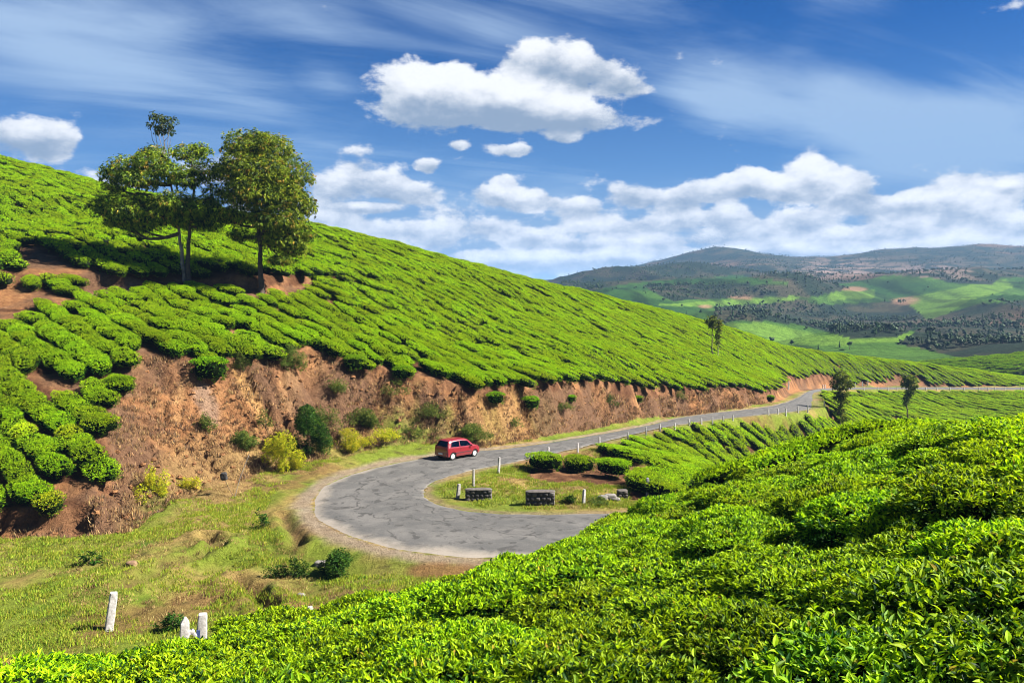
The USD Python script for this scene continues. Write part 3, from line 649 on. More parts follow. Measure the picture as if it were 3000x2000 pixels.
FRONTB = [front_class(f'front_tea_bush_{w}', 400 + 7 * i) for i, w in enumerate(('one', 'two', 'three'))]
def sightline(p, lift=0.9, slack=0.6, n=40):
    """Whether the ground lets the camera see the point lifted above it."""
    p = np.asarray(p, float); t = np.linspace(.08, .975, n)
    q = p[:, None, :] * t[None, :, None]; q[..., 2] = (p[:, None, 2] + lift) * t[None]
    g = ground_z(q[..., 0].ravel(), q[..., 1].ravel()).reshape(q.shape[:2])
    return (g < q[..., 2] + slack).all(1)
def rows(field, direction, spacing, step, box, wave, seed, jit=.18, gap=.05):
    r = np.random.default_rng(seed)
    d = np.array(direction, float); d /= np.linalg.norm(d); q = np.array([-d[1], d[0]])
    cen = np.array([(box[0] + box[1]) / 2, (box[2] + box[3]) / 2]); half = np.hypot(box[1] - box[0], box[3] - box[2]) / 2
    a, b = np.arange(-half, half, step), np.arange(-half, half, spacing)
    A, B_ = np.meshgrid(a, b); A = A + (np.arange(len(b)) % 2)[:, None] * step * .5 + r.normal(size=A.shape) * jit * step
    B_ = B_ + (fbm2(A, B_, .07, 2, seed) - .5) * wave + r.normal(size=A.shape) * jit * spacing * .45
    xy = cen + A[..., None] * d + B_[..., None] * q; xy = xy.reshape(-1, 2)
    xy = xy[(xy[:, 0] > box[0]) & (xy[:, 0] < box[1]) & (xy[:, 1] > box[2]) & (xy[:, 1] < box[3]) & (r.random(len(xy)) > gap)]
    z = ground_z(xy[:, 0], xy[:, 1]); p = np.column_stack([xy, z])
    k = in_tea(p[:, 0], p[:, 1], p[:, 2])
    p = p[np.isin(k, field)]
    p = p[ground_n(p[:, 0], p[:, 1])[:, 2] > (.66 if field == [1] else 0)]
    a_, b2, dd = proj(p + [0, 0, .5]); p = p[(a_ > -220) & (a_ < 2580) & (b2 < 1800)]
    p = p[sightline(p)]
    return p, math.atan2(d[1], d[0])
hillp, hill_a = rows([1], (.78, -.63), 1.66, 1.50, (-120, 190, 40, 290), 1.6, 41, gap=.06, jit=.10)
innp, inn_a = rows([2], (.30, -.95), 2.15, 1.30, (2, 170, 60, 240), 1.4, 42, jit=.10)
islp, isl_a = rows([4], (.45, -.9), 1.5, 1.25, (0, 30, 45, 72), .6, 43, gap=0)
frop, fro_a = rows([5], (.93, .37), 1.54, 1.42, (-22, 38, 2.6, 36), .9, 47, jit=.13, gap=0)
frop = frop[np.hypot(frop[:, 0], frop[:, 1]) > 2.5]
print('bushes', len(hillp), len(innp), len(islp), len(frop))
allp = np.vstack([hillp, innp, islp, frop]); allk = np.repeat([0, 1, 2, 3], [len(hillp), len(innp), len(islp), len(frop)])
allrz = np.choose(allk, [hill_a, inn_a, isl_a, fro_a]) + rng.normal(size=len(allp)) * .16
alln = ground_n(allp[:, 0], allp[:, 1]); _e = 2.5
def slope_n(G, x, y):
    n = np.stack([-(grid_at(G, x + _e, y) - grid_at(G, x - _e, y)) / (2 * _e), -(grid_at(G, x, y + _e) - grid_at(G, x, y - _e)) / (2 * _e), np.ones(len(x))], -1)
    return n / np.linalg.norm(n, axis=1, keepdims=True)
nH, nL = slope_n(Hc, allp[:, 0], allp[:, 1]), slope_n(Lc, allp[:, 0], allp[:, 1])
tl = np.where((allk == 0)[:, None], nH * .95 + [0, 0, .1], np.where((allk == 1)[:, None], nL * .9 + [0, 0, .15], alln * .5 + [0, 0, .6]))
_left = (allk == 0) & (allp[:, 0] < -14) & (allp[:, 1] < 74)
allsc = np.stack([.86 + .34 * rng.random(len(allp)), .84 + .3 * rng.random(len(allp)), .86 + .28 * rng.random(len(allp))], 1)
allsc = allsc * np.where(_left, .98, 1.0)[:, None] * np.where((allk == 1)[:, None], [1, 1.08, .80], [1, 1, 1])
bx, by, bd = proj(allp + [0, 0, .6])
dist = np.linalg.norm(allp, axis=1)
inframe = ((bx > -40) & (bx < 2390) & (by > -40) & (by < 1640)) | ((dist < 11) & (bx > -500) & (bx < 2850))
dist = np.linalg.norm(allp, axis=1)
score = np.where(inframe, 1 / dist, 0)
single = np.zeros(len(allp), bool); single[np.argsort(-score)[:300]] = True
single[(allk == 2) & inframe] = True

PALE = bush_class('pale_tea_bush', 260, nsh=420, per=4, leaf=.10, rad=(.92, .74), h=.95, tris=2, tintk=(1.5, 1.18, 2.4))
ROUND = bush_class('round_tea_bush', 261, nsh=520, per=4, leaf=.10, rad=(.86, .84), h=1.15, tris=2, tintk=(.72, .9, 1.0))
def bush_words(i):
    x, y = bx[i], by[i]
    if allk[i] == 3:
        if dist[i] < 8: return 'large-leaved tea bush at the very front, beside the photographer', 'nearest tea bushes at the front'
        if y > 1330 and x < 700: return 'light green tea bush low on the front slope, below the white posts', 'tea bushes on the front slope below the posts'
        if y > 1330 and x < 1250: return 'tea bush of the front slope, below the gravel of the bend', 'tea bushes on the front slope below the gravel'
        if x > 2050: return 'tea bush on the high right shoulder of the front slope, beneath the far road', 'tea bushes on the high right shoulder'
        if x > 1700: return 'tea bush on the crest of the front slope, before the lower tea rows', 'tea bushes on the crest in front'
        if y > 1300: return 'tea bush in the middle of the front slope', 'tea bushes in the middle of the front slope'
        return 'tea bush on the front slope, before the stone blocks on the island', 'tea bushes in front of the island'
    if allk[i] == 2:
        if x > 1450: return 'low tea bush in the hedge behind the dark stone wall', 'hedge bushes behind the stone wall'
        return 'rounded tea bush on the island inside the road bend', 'tea bushes on the island in the bend'
    if allk[i] == 1: return 'tea bush near the lower end of the rows below the road', 'tea bushes below the road'
    if y > 1040: return 'tea bush at the foot of the left slope, over bare earth', 'tea bushes at the foot of the left slope'
    if x < 110: return ('tea bush at the left picture edge, low on the left slope' if y > 860 else 'tea bush at the left picture edge, under the terrace path'), ('tea bushes low at the left edge' if y > 860 else 'tea bushes high at the left edge')
    if y > 860: return 'tea bush low on the left slope, beside the slip of bare earth', 'tea bushes beside the slip of earth'
    if x > 330: return 'tea bush above the brow of the cut bank, below the two trees', 'tea bushes below the two trees'
    return 'tea bush in the middle of the left slope, above the slip of bare earth', 'tea bushes above the slip of earth'
special = {}
def nearest_bush(px_, py_, field):
    c = np.nonzero((allk == field) & inframe & single)[0]
    c = c[[i not in special for i in c]]
    return c[np.argmin((bx[c] - px_) ** 2 + (by[c] - py_) ** 2)]
for (a, b), src, lab in [((150, 990), PALE, 'pale yellow-green tea bush in the middle of the left slope'), ((120, 1165), PALE, 'pale yellow tea bush at the foot of the left slope, above the grass'), ((60, 1010), PALE, 'yellowish tea bush at the left picture edge, beside the pale one')]:
    f = 0 if a < 1000 else 2
    special[nearest_bush(a, b, f)] = (src, lab)
for i in np.nonzero(single)[0]:
    near = dist[i] < 24
    src = NEAR[rng.integers(len(NEAR))] if near else MIDB[rng.integers(len(MIDB))]
    if dist[i] < 8: src = FRONTB[i % 3]
    lab, grp = bush_words(i)
    if i in special: (src, lab), grp = special[i], 'tea bushes that stand out'
    b = copy_of('tea_bush', src, allp[i] - [0, 0, .05], allrz[i] + (math.pi if rng.random() < .5 else 0), allsc[i] * (1.25 if allk[i] == 2 else 1.0), tl[i])
    tag(b, lab, 'tea bush', grp)
for q, (a, b, lx, ly, rz, lab) in enumerate([(1252, 1090, 1.28, 1.05, -.55, 'first of the three long tea bushes nearest the bend'), (1330, 1096, 1.22, .98, -.75, 'middle one of the three long tea bushes nearest the bend'), (1408, 1104, 1.28, .92, -.7, 'last of the three long tea bushes nearest the bend')]):
    p = on_ground(a, b - 10)
    tag(copy_of('tea_bush', MIDB[q], p - [0, 0, .06], rz, (lx * .74, ly * 1.25, 1.34)), lab, 'tea bush', 'three long tea bushes on the island')
tag(copy_of('tea_bush', ROUND, on_ground(280, 898) - [0, 0, .1], .4, (1.0, .95, .95)), 'small round tea bush standing out over the bare earth on the left', 'tea bush', 'tea bushes that stand out')
# round bushes left standing on the brow of the cut bank
for q, (a, b, sc, lab) in enumerate([(484, 858, 1.5, 'big round tea bush hanging over the bank, below the two trees'), (815, 838, 1.1, 'dark round bush on the brow of the bank, left of the car'), (1138, 915, .95, 'round tea bush standing alone on the bank above the car'), (1218, 922, 1.05, 'round tea bush with a deep shadow on the bank, right of the car'),
                                     (1312, 905, .6, 'small scraggly tea bush on the red bank above the road'), (1465, 908, .7, 'small round bush on the brow over the road, halfway to the far bend'), (1770, 903, .8, 'last round bush on the bank before the far bend'), (925, 855, 1.0, 'tea bush leaning over the dark hollow in the bank')]):
    p = on_ground(a, b + 18)
    copy_to = copy_of('tea_bush', ROUND, p - [0, 0, .12], q * 1.3, sc * np.array([1, 1, 1.05]))
    tag(copy_to, lab, 'tea bush', 'round bushes on the brow of the bank')
# all the other bushes: past three hundred, one object
rest = np.nonzero(~single)[0]
pi = UsdGeom.PointInstancer.Define(stage, '/World/tea_bushes')
tag(pi, 'rows of clipped tea bushes covering the hillsides', 'tea bushes', kind='stuff')
protos = []
for i in range(5):
    pth = f'/World/tea_bushes/foliage' if i == 0 else f'/World/tea_bushes/foliage_{i:03d}'
    one_mesh_bush(pth, 300 + i, 230, 3, .15, (1.62, .72), .92, 2); protos.append(pth)
for i in range(4):
    pth = f'/World/tea_bushes/foliage_{5 + i:03d}'
    one_mesh_bush(pth, 320 + i, 620, 4, .10, (1.62, .76), .92, 2); protos.append(pth)
pi.CreatePrototypesRel().SetTargets([Sdf.Path(p) for p in protos])
pid = np.where(dist[rest] < 85, 5 + rng.integers(0, 4, len(rest)), rng.integers(0, 5, len(rest)))
pi.CreateProtoIndicesAttr(Vt.IntArray.FromNumpy(pid.astype(np.int32)))
pi.CreatePositionsAttr(Vt.Vec3fArray.FromNumpy((allp[rest] - [0, 0, .05]).astype(np.float32)))
pi.CreateScalesAttr(Vt.Vec3fArray.FromNumpy(allsc[rest].astype(np.float32)))
def quats(rz, tilt):
    out = []
    for a, t in zip(rz, tilt):
        q = Gf.Rotation(Gf.Vec3d(0, 0, 1), math.degrees(a)) * Gf.Rotation(Gf.Vec3d(0, 0, 1), Gf.Vec3d(*map(float, t)))
        q = q.GetQuat(); im = q.GetImaginary(); out.append(Gf.Quath(q.GetReal(), im[0], im[1], im[2]))
    return Vt.QuathArray(out)
pi.CreateOrientationsAttr(quats(allrz[rest] + np.where(rng.random(len(rest)) < .5, math.pi, 0), tl[rest]))

# ------------------------------------------------------------------ grass and dry weeds
def tuft(r, n, h, w, spread, cols):
    pos = np.column_stack([r.normal(size=(n, 2)) * spread, np.full(n, -.02)])
    a = r.random(n) * 6.28; lean = .2 + .9 * r.random(n)
    ax = np.stack([np.cos(a) * lean, np.sin(a) * lean, np.ones(n)], -1)
    up = np.stack([np.cos(a), np.sin(a), np.full(n, .3)], -1) + r.normal(size=(n, 3)) * .2
    c = np.array(cols)[r.integers(len(cols), size=n)] * (.7 + .6 * r.random(n))[:, None]
    return leaves_mesh(pos, ax, up, h * (.6 + .7 * r.random(n)), w, c, .1, .25, 2)
def scatter(name, label, cat, protos, pos, rz, scale, kind='stuff', mat=None, tilt=None):
    pi = UsdGeom.PointInstancer.Define(stage, path_of(name)); tag(pi, label, cat, kind=kind)
    ps = []
    for k, (v, f, c) in enumerate(protos):
        p = f'{pi.GetPath()}/clump' + ('' if k == 0 else f'_{k:03d}')
        m = usdkit.mesh(stage, p, (v, f), mat); colour_var(m, c); ps.append(Sdf.Path(p))
    pi.CreatePrototypesRel().SetTargets(ps)
    n = len(pos); r = np.random.default_rng(len(pos))
    pi.CreateProtoIndicesAttr(Vt.IntArray.FromNumpy(r.integers(0, len(ps), n).astype(np.int32)))
    pi.CreatePositionsAttr(Vt.Vec3fArray.FromNumpy(pos.astype(np.float32)))
    pi.CreateScalesAttr(Vt.Vec3fArray.FromNumpy(np.repeat(scale[:, None], 3, 1).astype(np.float32)))
    pi.CreateOrientationsAttr(quats(rz, tilt if tilt is not None else np.tile([0, 0, 1.0], (n, 1))))
    return pi
def candidates(n, box, seed, power=1.0):
    r = np.random.default_rng(seed)
    x = r.uniform(box[0], box[1], n); y = box[2] + (box[3] - box[2]) * r.random(n) ** power
    p = np.column_stack([x, y, ground_z(x, y)])
    a, b, d = proj(p); p = p[(a > -150) & (a < 2500) & (b < 1620) & (b > 500)]
    return p[sightline(p, .2, .3)], r
gp, r_ = candidates(52000, (-34, 24, 24, 72), 51)
xy = gp[:, :2]
free = (in_tea(gp[:, 0], gp[:, 1], gp[:, 2]) == 0) & ~shapely.contains_xy(ROADPOLY.buffer(1.0), xy[:, 0], xy[:, 1]) & ~shapely.contains_xy(HILL, xy[:, 0], xy[:, 1])
instrip = shapely.contains_xy(STRIP, xy[:, 0], xy[:, 1])
pat = fbm2(xy[:, 0], xy[:, 1], .35, 3, 61)
outer_d = cKDTree(dens(O_, .4)[:, :2]).query(xy)[0]
g1 = gp[free & ~instrip & (r_.random(len(gp)) < sstep(.25, .6, pat)) & ((outer_d > 2.6) | (gp[:, 1] > 66))]
GC = [[.22, .27, .02], [.31, .29, .04], [.14, .22, .012], [.19, .28, .02], [.25, .28, .03]]
DC = [[.32, .20, .085], [.17, .105, .06], [.42, .29, .13], [.25, .15, .075], [.11, .075, .05]]
r_ = np.random.default_rng(71)
gsel = pat[np.isin(np.arange(len(gp)), np.nonzero(free & ~instrip)[0])] if False else fbm2(g1[:, 0], g1[:, 1], .28, 3, 63)
SC = [[.32, .24, .09], [.26, .18, .07], [.18, .11, .05], [.36, .29, .11]]
gd_ = g1[gsel < .47][::2]; g1 = g1[gsel >= .44]
scatter('straw_grass', 'dry straw coloured grass in patches of the hollow', 'dry grass', [tuft(r_, 18, .12, .02, .11, SC) for _ in range(4)], gd_, r_.random(len(gd_)) * 6.28, .5 + .9 * r_.random(len(gd_)), mat=GRASSLEAF)
scatter('grass', 'short yellowish grass on the verge and in the hollow', 'grass', [tuft(r_, 22, .12, .018, .12, GC) for _ in range(5)], g1, r_.random(len(g1)) * 6.28, .6 + .9 * r_.random(len(g1)), mat=GRASSLEAF)
bp, r2 = candidates(120000, (-34, 60, 40, 125), 52)
bs = shapely.contains_xy(STRIP, bp[:, 0], bp[:, 1]) & (in_tea(bp[:, 0], bp[:, 1], bp[:, 2]) == 0)
bp = bp[bs & (r2.random(len(bp)) < sstep(.30, .62, fbm2(bp[:, 0], bp[:, 1], .4, 3, 62)))]
scatter('dry_grass', 'dry brown grass and weeds on the cut earth bank', 'dry grass', [tuft(r_, 16, .24, .022, .13, DC) for _ in range(5)], bp, r_.random(len(bp)) * 6.28, (.5 + .9 * r_.random(len(bp))) * np.clip(bp[:, 1] / 62, 1, 1.8), mat=GRASSLEAF)
cp, r3 = candidates(26000, (-34, 60, 40, 125), 53)
cp = cp[(shapely.contains_xy(STRIP, cp[:, 0], cp[:, 1])) & (in_tea(cp[:, 0], cp[:, 1], cp[:, 2]) == 0)][:2600]
def clod(r):
    m = trimesh.creation.icosphere(1); v = np.array(m.vertices) * (1 + r.normal(size=(len(m.vertices), 1)) * .22) * [.5, .45, .36]
    return v, np.array(m.faces), np.broadcast_to(np.array([.20, .10, .045]) * (.5 + .9 * r.random()), v.shape)
scatter('earth_clods', 'loose earth clods and small stones on the cut bank', 'clods', [clod(r_) for _ in range(6)], cp, r_.random(len(cp)) * 6.28, .08 + .34 * r_.random(len(cp)) ** 3, mat=GROUND)
print('tufts', len(g1), len(bp))

# ------------------------------------------------------------------ the valley and the mountains beyond
FARC = [(2190,832,330),(2260,815,330),(2352,800,330),(2450,784,330),(2600,770,330),(2352,850,285),(2600,850,285),
 (1790,803,430),(1880,777,430),(1960,767,430),(2080,770,430),(2180,792,430),(2230,816,430),(2000,818,375),(1800,825,380),(2140,822,380),
 (1620,742,575),(1700,738,570),(1760,746,565),(1850,766,560),(1930,790,555),(1760,745,640),(1850,750,640),(1940,770,640),(2050,762,600),(2150,775,560),(2250,790,520),(2352,800,500),(2600,800,500),
 (1500,712,700),(1600,722,700),(1680,725,760),(1800,722,800),(1900,715,860),(2000,738,800),(2100,750,720),(2250,755,700),(2352,740,760),(2600,740,760),
 (1480,705,800),(1600,692,850),(1750,690,880),(1830,682,900),(1900,694,920),(2150,715,850),(2250,700,950),(2352,690,1000),(2600,690,1000),
 (1400,690,900),(1300,690,900),(1200,690,900),(1650,670,1050),(1800,668,1080),(1950,668,1120),(2100,690,1000),(2200,668,1150),(2300,652,1300),(2352,650,1300),(2600,645,1300),
 (1200,690,1250),(1330,671,1280),(1450,652,1330),(1560,641,1380),(1700,637,1420),(1850,650,1420),(2000,650,1450),(2150,648,1450),
 (1500,648,1650),(1300,668,1750),(1750,632,1650),(1900,640,1650),(2100,640,1700),(2300,635,1700),(1100,690,1750),
 (1000,700,2300),(1100,690,2300),(1180,672,2300),(1250,655,2300),(1330,638,2300),(1400,621,2300),(1500,604,2280),(1600,584,2250),(1650,578,2230),(1750,590,2230),(1850,598,2250),(1950,601,2300),(2050,591,2300),(2150,586,2280),(2250,576,2250),(2352,574,2250),(2480,580,2250),(2700,590,2250),(2900,600,2250)]
fc = [P(*p) for p in FARC]
for a, d, z in [(1880,500,-45),(2000,510,-46),(2100,500,-48),(1800,640,-40),(1700,640,-30)]: q = P(a, 700, d); q[2] = z; fc.append(q)
for a in range(900, 3000, 150):
    for d, z in ((3200, 60), (4200, 10)): q = P(a, 700, d); q[2] = z; fc.append(q)
for a in range(-2500, 900, 300):
    for d, z in ((300, -65), (700, -90), (1500, -60), (2300, 10), (3200, 20), (4200, 0)): q = P(a, 700, d); q[2] = z; fc.append(q)
for a in range(900, 3000, 150):
    q = P(a, 700, 262); q[2] = -62; fc.append(q)
fc = uniq(np.array(fc))
fF = RBFInterpolator(fc[:, :2] / 100, fc[:, 2], kernel='linear', neighbors=50, smoothing=.02)
fy = np.geomspace(266, 4200, 300); fx = np.concatenate([np.linspace(-2.2, -.15, 60), np.linspace(-.14, .80, 340), np.linspace(.82, 1.3, 20)])
FT, FY = np.meshgrid(fx, fy); FX = FT * FY
FZ = fF(np.stack([FX.ravel(), FY.ravel()], 1) / 100).reshape(FX.shape)
FZ = gaussian_filter(FZ, (1.5, 2.0)) + ((1 - np.abs(2 * fbm2(FX, FY, 1 / 300., 3, 80) - 1) ** .8) - .6) * 52 * sstep(430, 700, FY) * sstep(1900, 1300, FY)
FZ = FZ + (fbm2(FX, FY, 1 / 260., 5, 81) - .5) * np.clip(FY / 1500, .05, 1) * 26 + (1 - np.abs(2 * fbm2(FX, FY, 1 / 420., 4, 82) - 1) - .7) * sstep(1500, 2100, FY) * 30
for line, hh, ww in [([(1790,803,430),(1880,777,430),(1960,767,430),(2080,770,430),(2180,792,430)], 3, 32), ([(1620,742,575),(1760,746,565),(1850,766,560),(1930,790,555)], 4, 40), ([(1760,745,640),(1850,750,640),(1940,770,640)], 5, 40), ([(1480,705,800),(1600,692,850),(1750,690,880),(1830,682,900),(1900,694,920)], 8, 55),
                     ([(1330,671,1280),(1450,652,1330),(1560,641,1380),(1700,637,1420)], 11, 90), ([(2450,640,1350),(2352,650,1300),(2200,668,1150),(2100,690,1000)], 10, 70), ([(2150,715,850),(2250,700,950),(2400,690,1000)], 8, 60), ([(2352,740,760),(2250,755,700),(2150,775,560)], 7, 45), ([(1650,578,2230),(1720,600,2050),(1760,632,1700)], 14, 120), ([(2050,591,2300),(2020,620,2000),(2010,640,1700)], 16, 120), ([(2250,576,2250),(2230,610,2000),(2200,640,1750)], 16, 120)]:
    dq = cKDTree(dens(np.array([P(*q) for q in line]), 8.0)[:, :2]).query(np.stack([FX.ravel(), FY.ravel()], 1))[0].reshape(FX.shape)
    FZ = FZ + hh * np.exp(-(dq / ww) ** 2)
qx, qy, _ = proj(np.stack([FX, FY, FZ], -1))
WOODS = [poly(h) for h in [[(900,560),(2900,540),(2900,640),(2300,636),(2280,655),(2180,650),(2150,640),(2050,632),(1950,650),(1860,652),(1700,634),(1560,640),(1450,652),(1330,672),(1240,700),(900,720)],
 [(1480,655),(1900,650),(1960,662),(1880,680),(1700,684),(1540,690),(1500,670)], [(1640,706),(1760,696),(1830,688),(1900,700),(2080,690),(2130,735),(2060,772),(1950,776),(1850,748),(1760,738),(1650,738)],
 [(2060,790),(2130,735),(2250,700),(2352,690),(2900,690),(2900,830),(2352,830),(2220,826),(2120,800)]]]
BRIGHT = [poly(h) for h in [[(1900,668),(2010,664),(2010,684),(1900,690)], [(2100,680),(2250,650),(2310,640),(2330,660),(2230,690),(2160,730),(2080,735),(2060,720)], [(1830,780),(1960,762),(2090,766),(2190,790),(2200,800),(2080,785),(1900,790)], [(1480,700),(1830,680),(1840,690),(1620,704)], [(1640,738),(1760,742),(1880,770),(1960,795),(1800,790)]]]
def far_zone(x, y, a, b):
    j = (fbm2(x, y, 1 / 70., 3, 83) - .5) * 26
    w = np.zeros(np.shape(a), bool); br = np.zeros(np.shape(a), bool)
    for h in WOODS: w |= shapely.contains_xy(h, a + j, b + j * .35)
    for h in BRIGHT: br |= shapely.contains_xy(h, a + j * .5, b + j * .2)
    return w | ((a < 1250) & (fbm2(x, y, 1 / 200., 3, 84) > .5)), br
FW, FB = far_zone(FX, FY, qx, qy)
def far_colour():  # tea and wood tones darkened overall to stand for cloud shadow
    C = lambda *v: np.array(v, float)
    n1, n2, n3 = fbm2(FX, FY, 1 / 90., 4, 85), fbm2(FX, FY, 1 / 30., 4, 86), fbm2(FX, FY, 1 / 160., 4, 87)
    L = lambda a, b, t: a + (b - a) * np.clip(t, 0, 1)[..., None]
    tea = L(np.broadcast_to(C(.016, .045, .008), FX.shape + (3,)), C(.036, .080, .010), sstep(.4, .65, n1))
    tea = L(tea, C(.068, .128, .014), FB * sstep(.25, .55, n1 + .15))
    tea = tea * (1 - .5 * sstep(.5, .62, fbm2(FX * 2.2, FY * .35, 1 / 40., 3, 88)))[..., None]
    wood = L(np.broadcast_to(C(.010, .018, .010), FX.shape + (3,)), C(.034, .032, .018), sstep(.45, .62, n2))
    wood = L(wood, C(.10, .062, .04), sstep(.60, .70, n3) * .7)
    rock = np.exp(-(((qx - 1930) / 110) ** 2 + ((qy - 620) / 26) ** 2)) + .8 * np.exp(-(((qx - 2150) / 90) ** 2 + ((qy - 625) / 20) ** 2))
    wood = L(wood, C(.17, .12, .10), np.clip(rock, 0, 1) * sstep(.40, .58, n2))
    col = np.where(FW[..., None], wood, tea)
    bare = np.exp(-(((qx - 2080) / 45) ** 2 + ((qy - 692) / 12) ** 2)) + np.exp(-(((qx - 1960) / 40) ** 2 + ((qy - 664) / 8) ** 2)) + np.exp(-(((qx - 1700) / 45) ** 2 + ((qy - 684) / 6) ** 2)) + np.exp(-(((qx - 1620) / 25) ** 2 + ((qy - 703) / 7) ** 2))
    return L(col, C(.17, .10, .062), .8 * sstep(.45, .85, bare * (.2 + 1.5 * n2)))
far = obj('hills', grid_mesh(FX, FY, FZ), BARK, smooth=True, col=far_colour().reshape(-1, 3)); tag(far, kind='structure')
def hills_look():
    g = Graph()
    at = g.add('attribute', attribute='tint') + '.color'
    ps = g.add('geometry') + '.position'
    n1 = g.add('noise_texture', vector=ps, scale=.22, detail=5.0, roughness=.7) + '.fac'
    wv = g.add('noise_texture', vector=g.add('mapping', vector=ps, mapping_type='point', rotation=(0, 0, .6), scale=(.05, .5, .4)) + '.vector', scale=1.0, detail=3.0, roughness=.6) + '.fac'
    k = g.math('add', g.math('multiply_add', n1, 1.3, -.05), g.math('multiply_add', wv, .9, -.05))
    c = g.add('hsv', hue=.5, saturation=1.0, value=k, color=at) + '.color'
    nm = g.add('bump', height=g.math('add', n1, wv), strength=1.0, distance=1.6) + '.normal'
    p = g.add('principled_bsdf', base_color=c, roughness=.95, specular_ior_level=.05, normal=nm)
    return g.build('/World/Looks/hills_look', surface=p + '.BSDF')
UsdShade.MaterialBindingAPI(far.GetPrim()).Bind(hills_look())
floor = obj('valley_floor', trimesh.creation.box((24000, 24000, 1.0), trimesh.transformations.translation_matrix((0, 3000, -141))), plain('valley_look', (.05, .075, .02), .95, .05, .4, .004)); tag(floor, kind='structure')

def far_z(x, y):
    ix = np.interp(x / y, fx, np.arange(len(fx))); iy = np.interp(y, fy, np.arange(len(fy)))
    return map_coordinates(FZ, [iy, ix], order=1, mode='nearest')
def far_tree(r, conical):
    v, f = [], []
    n0 = 0
    for k in range(5 if not conical else 4):
        m = trimesh.creation.icosphere(1); p = np.array(m.vertices) * (1 + r.normal(size=(len(m.vertices), 1)) * .16)
        if conical: s, c = np.array([.8, .8, 1.5]) * (1.25 - .25 * k), np.array([r.normal() * .2, r.normal() * .2, 3.2 + k * 1.7])
        else: s, c = np.array([1.5, 1.5, 1.1]) * (.8 + .4 * r.random()), np.array([r.normal() * 1.1, r.normal() * 1.1, 4.4 + r.random() * 2.4])
        v.append(p * s + c); f.append(np.array(m.faces) + n0); n0 += len(p)
    kk = r.random(); cols = [(np.array([.024, .062, .014]) * (1 - kk) + np.array([.060, .075, .024]) * kk) * (.5 + .9 * r.random()) for _ in v]
    col = np.vstack([np.broadcast_to(c, (len(p), 3)) for c, p in zip(cols, v)])
    t = trimesh.creation.cylinder(radius=.22, height=4.4, sections=5); t.apply_translation([0, 0, 2])
    v.append(np.array(t.vertices)); f.append(np.array(t.faces) + n0); col = np.vstack([col, np.broadcast_to([.10, .08, .06], (len(t.vertices), 3))])
    return np.vstack(v), np.vstack(f), col
rf = np.random.default_rng(91)
N = 42000
ty = np.exp(rf.uniform(math.log(380), math.log(2330), N)); tx = rf.uniform(.06, .74, N) * ty
tz = far_z(tx, ty); a_, b_, _ = proj(np.column_stack([tx, ty, tz])); w_, br_ = far_zone(tx, ty, a_, b_)
dn = fbm2(tx, ty, 1 / 60., 3, 92)
keep = np.where(w_, rf.random(N) < sstep(.36, .60, dn) * .75, (rf.random(N) < .014)) & (a_ > 1150) & (a_ < 2480) & ~(br_ & (rf.random(N) < .9))
tp = np.column_stack([tx, ty, tz - .4])[keep]
# trees along the mountain's skyline
for a in np.arange(1260, 2420, 5.0):
    if rf.random() < .55:
        col_ = FX[:, :] / FY
        j = np.argmin(np.abs(fx - (a - CX) / FPX / math.cos(PITCH))); i = np.argmin(qy[:, j] + 1e3 * (fy < 1600))
        tp = np.vstack([tp, [[FX[i, j] + rf.normal() * 8, FY[i, j] + rf.normal() * 8, FZ[i, j] - .6]]])
scatter('distant_woods', 'dark woods and single trees on the far slopes and ridge', 'woods', [far_tree(rf, k in (1, 4)) for k in range(7)], tp, rf.random(len(tp)) * 6.28, .22 + .42 * rf.random(len(tp)) ** 1.5, mat=TREELEAF)
print('far trees', len(tp))

nb = np.random.default_rng(95); N = 5200
hy = nb.uniform(288, 345, N); hx = nb.uniform(.50, .74, N) * hy; hz_ = far_z(hx, hy)
hp = np.column_stack([hx, hy, hz_ - .1]); a_, b_, _ = proj(hp); hp = hp[(b_ > 795) & (b_ < 885) & (b_ > 1010 - a_ * .083) & (nb.random(N) < .8)]
_r = np.random.default_rng(96); PR = []
for k in range(3):
    v, f, c = bush_shape(_r, 90, 3, .2, (1.15, .8), .95, 2); cv, cf = bush_core(_r, (1.15, .8), .95)
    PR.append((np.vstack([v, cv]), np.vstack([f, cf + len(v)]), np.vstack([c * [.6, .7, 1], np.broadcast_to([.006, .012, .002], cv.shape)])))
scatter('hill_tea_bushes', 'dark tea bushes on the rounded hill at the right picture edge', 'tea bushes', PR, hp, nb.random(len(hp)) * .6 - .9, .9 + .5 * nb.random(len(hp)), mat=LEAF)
print('hill bushes', len(hp))
# ------------------------------------------------------------------ haze
hb = trimesh.creation.box((13000, 11000, 360), trimesh.transformations.translation_matrix((0, 4000, 37)))
g = Graph(); pv = g.add('principled_volume', color=(.30, .55, .95), density=1.0e-4, anisotropy=0.0)
haze = obj('haze', hb, g.build('/World/Looks/haze_look', volume=pv + '.volume')); tag(haze, kind='stuff')

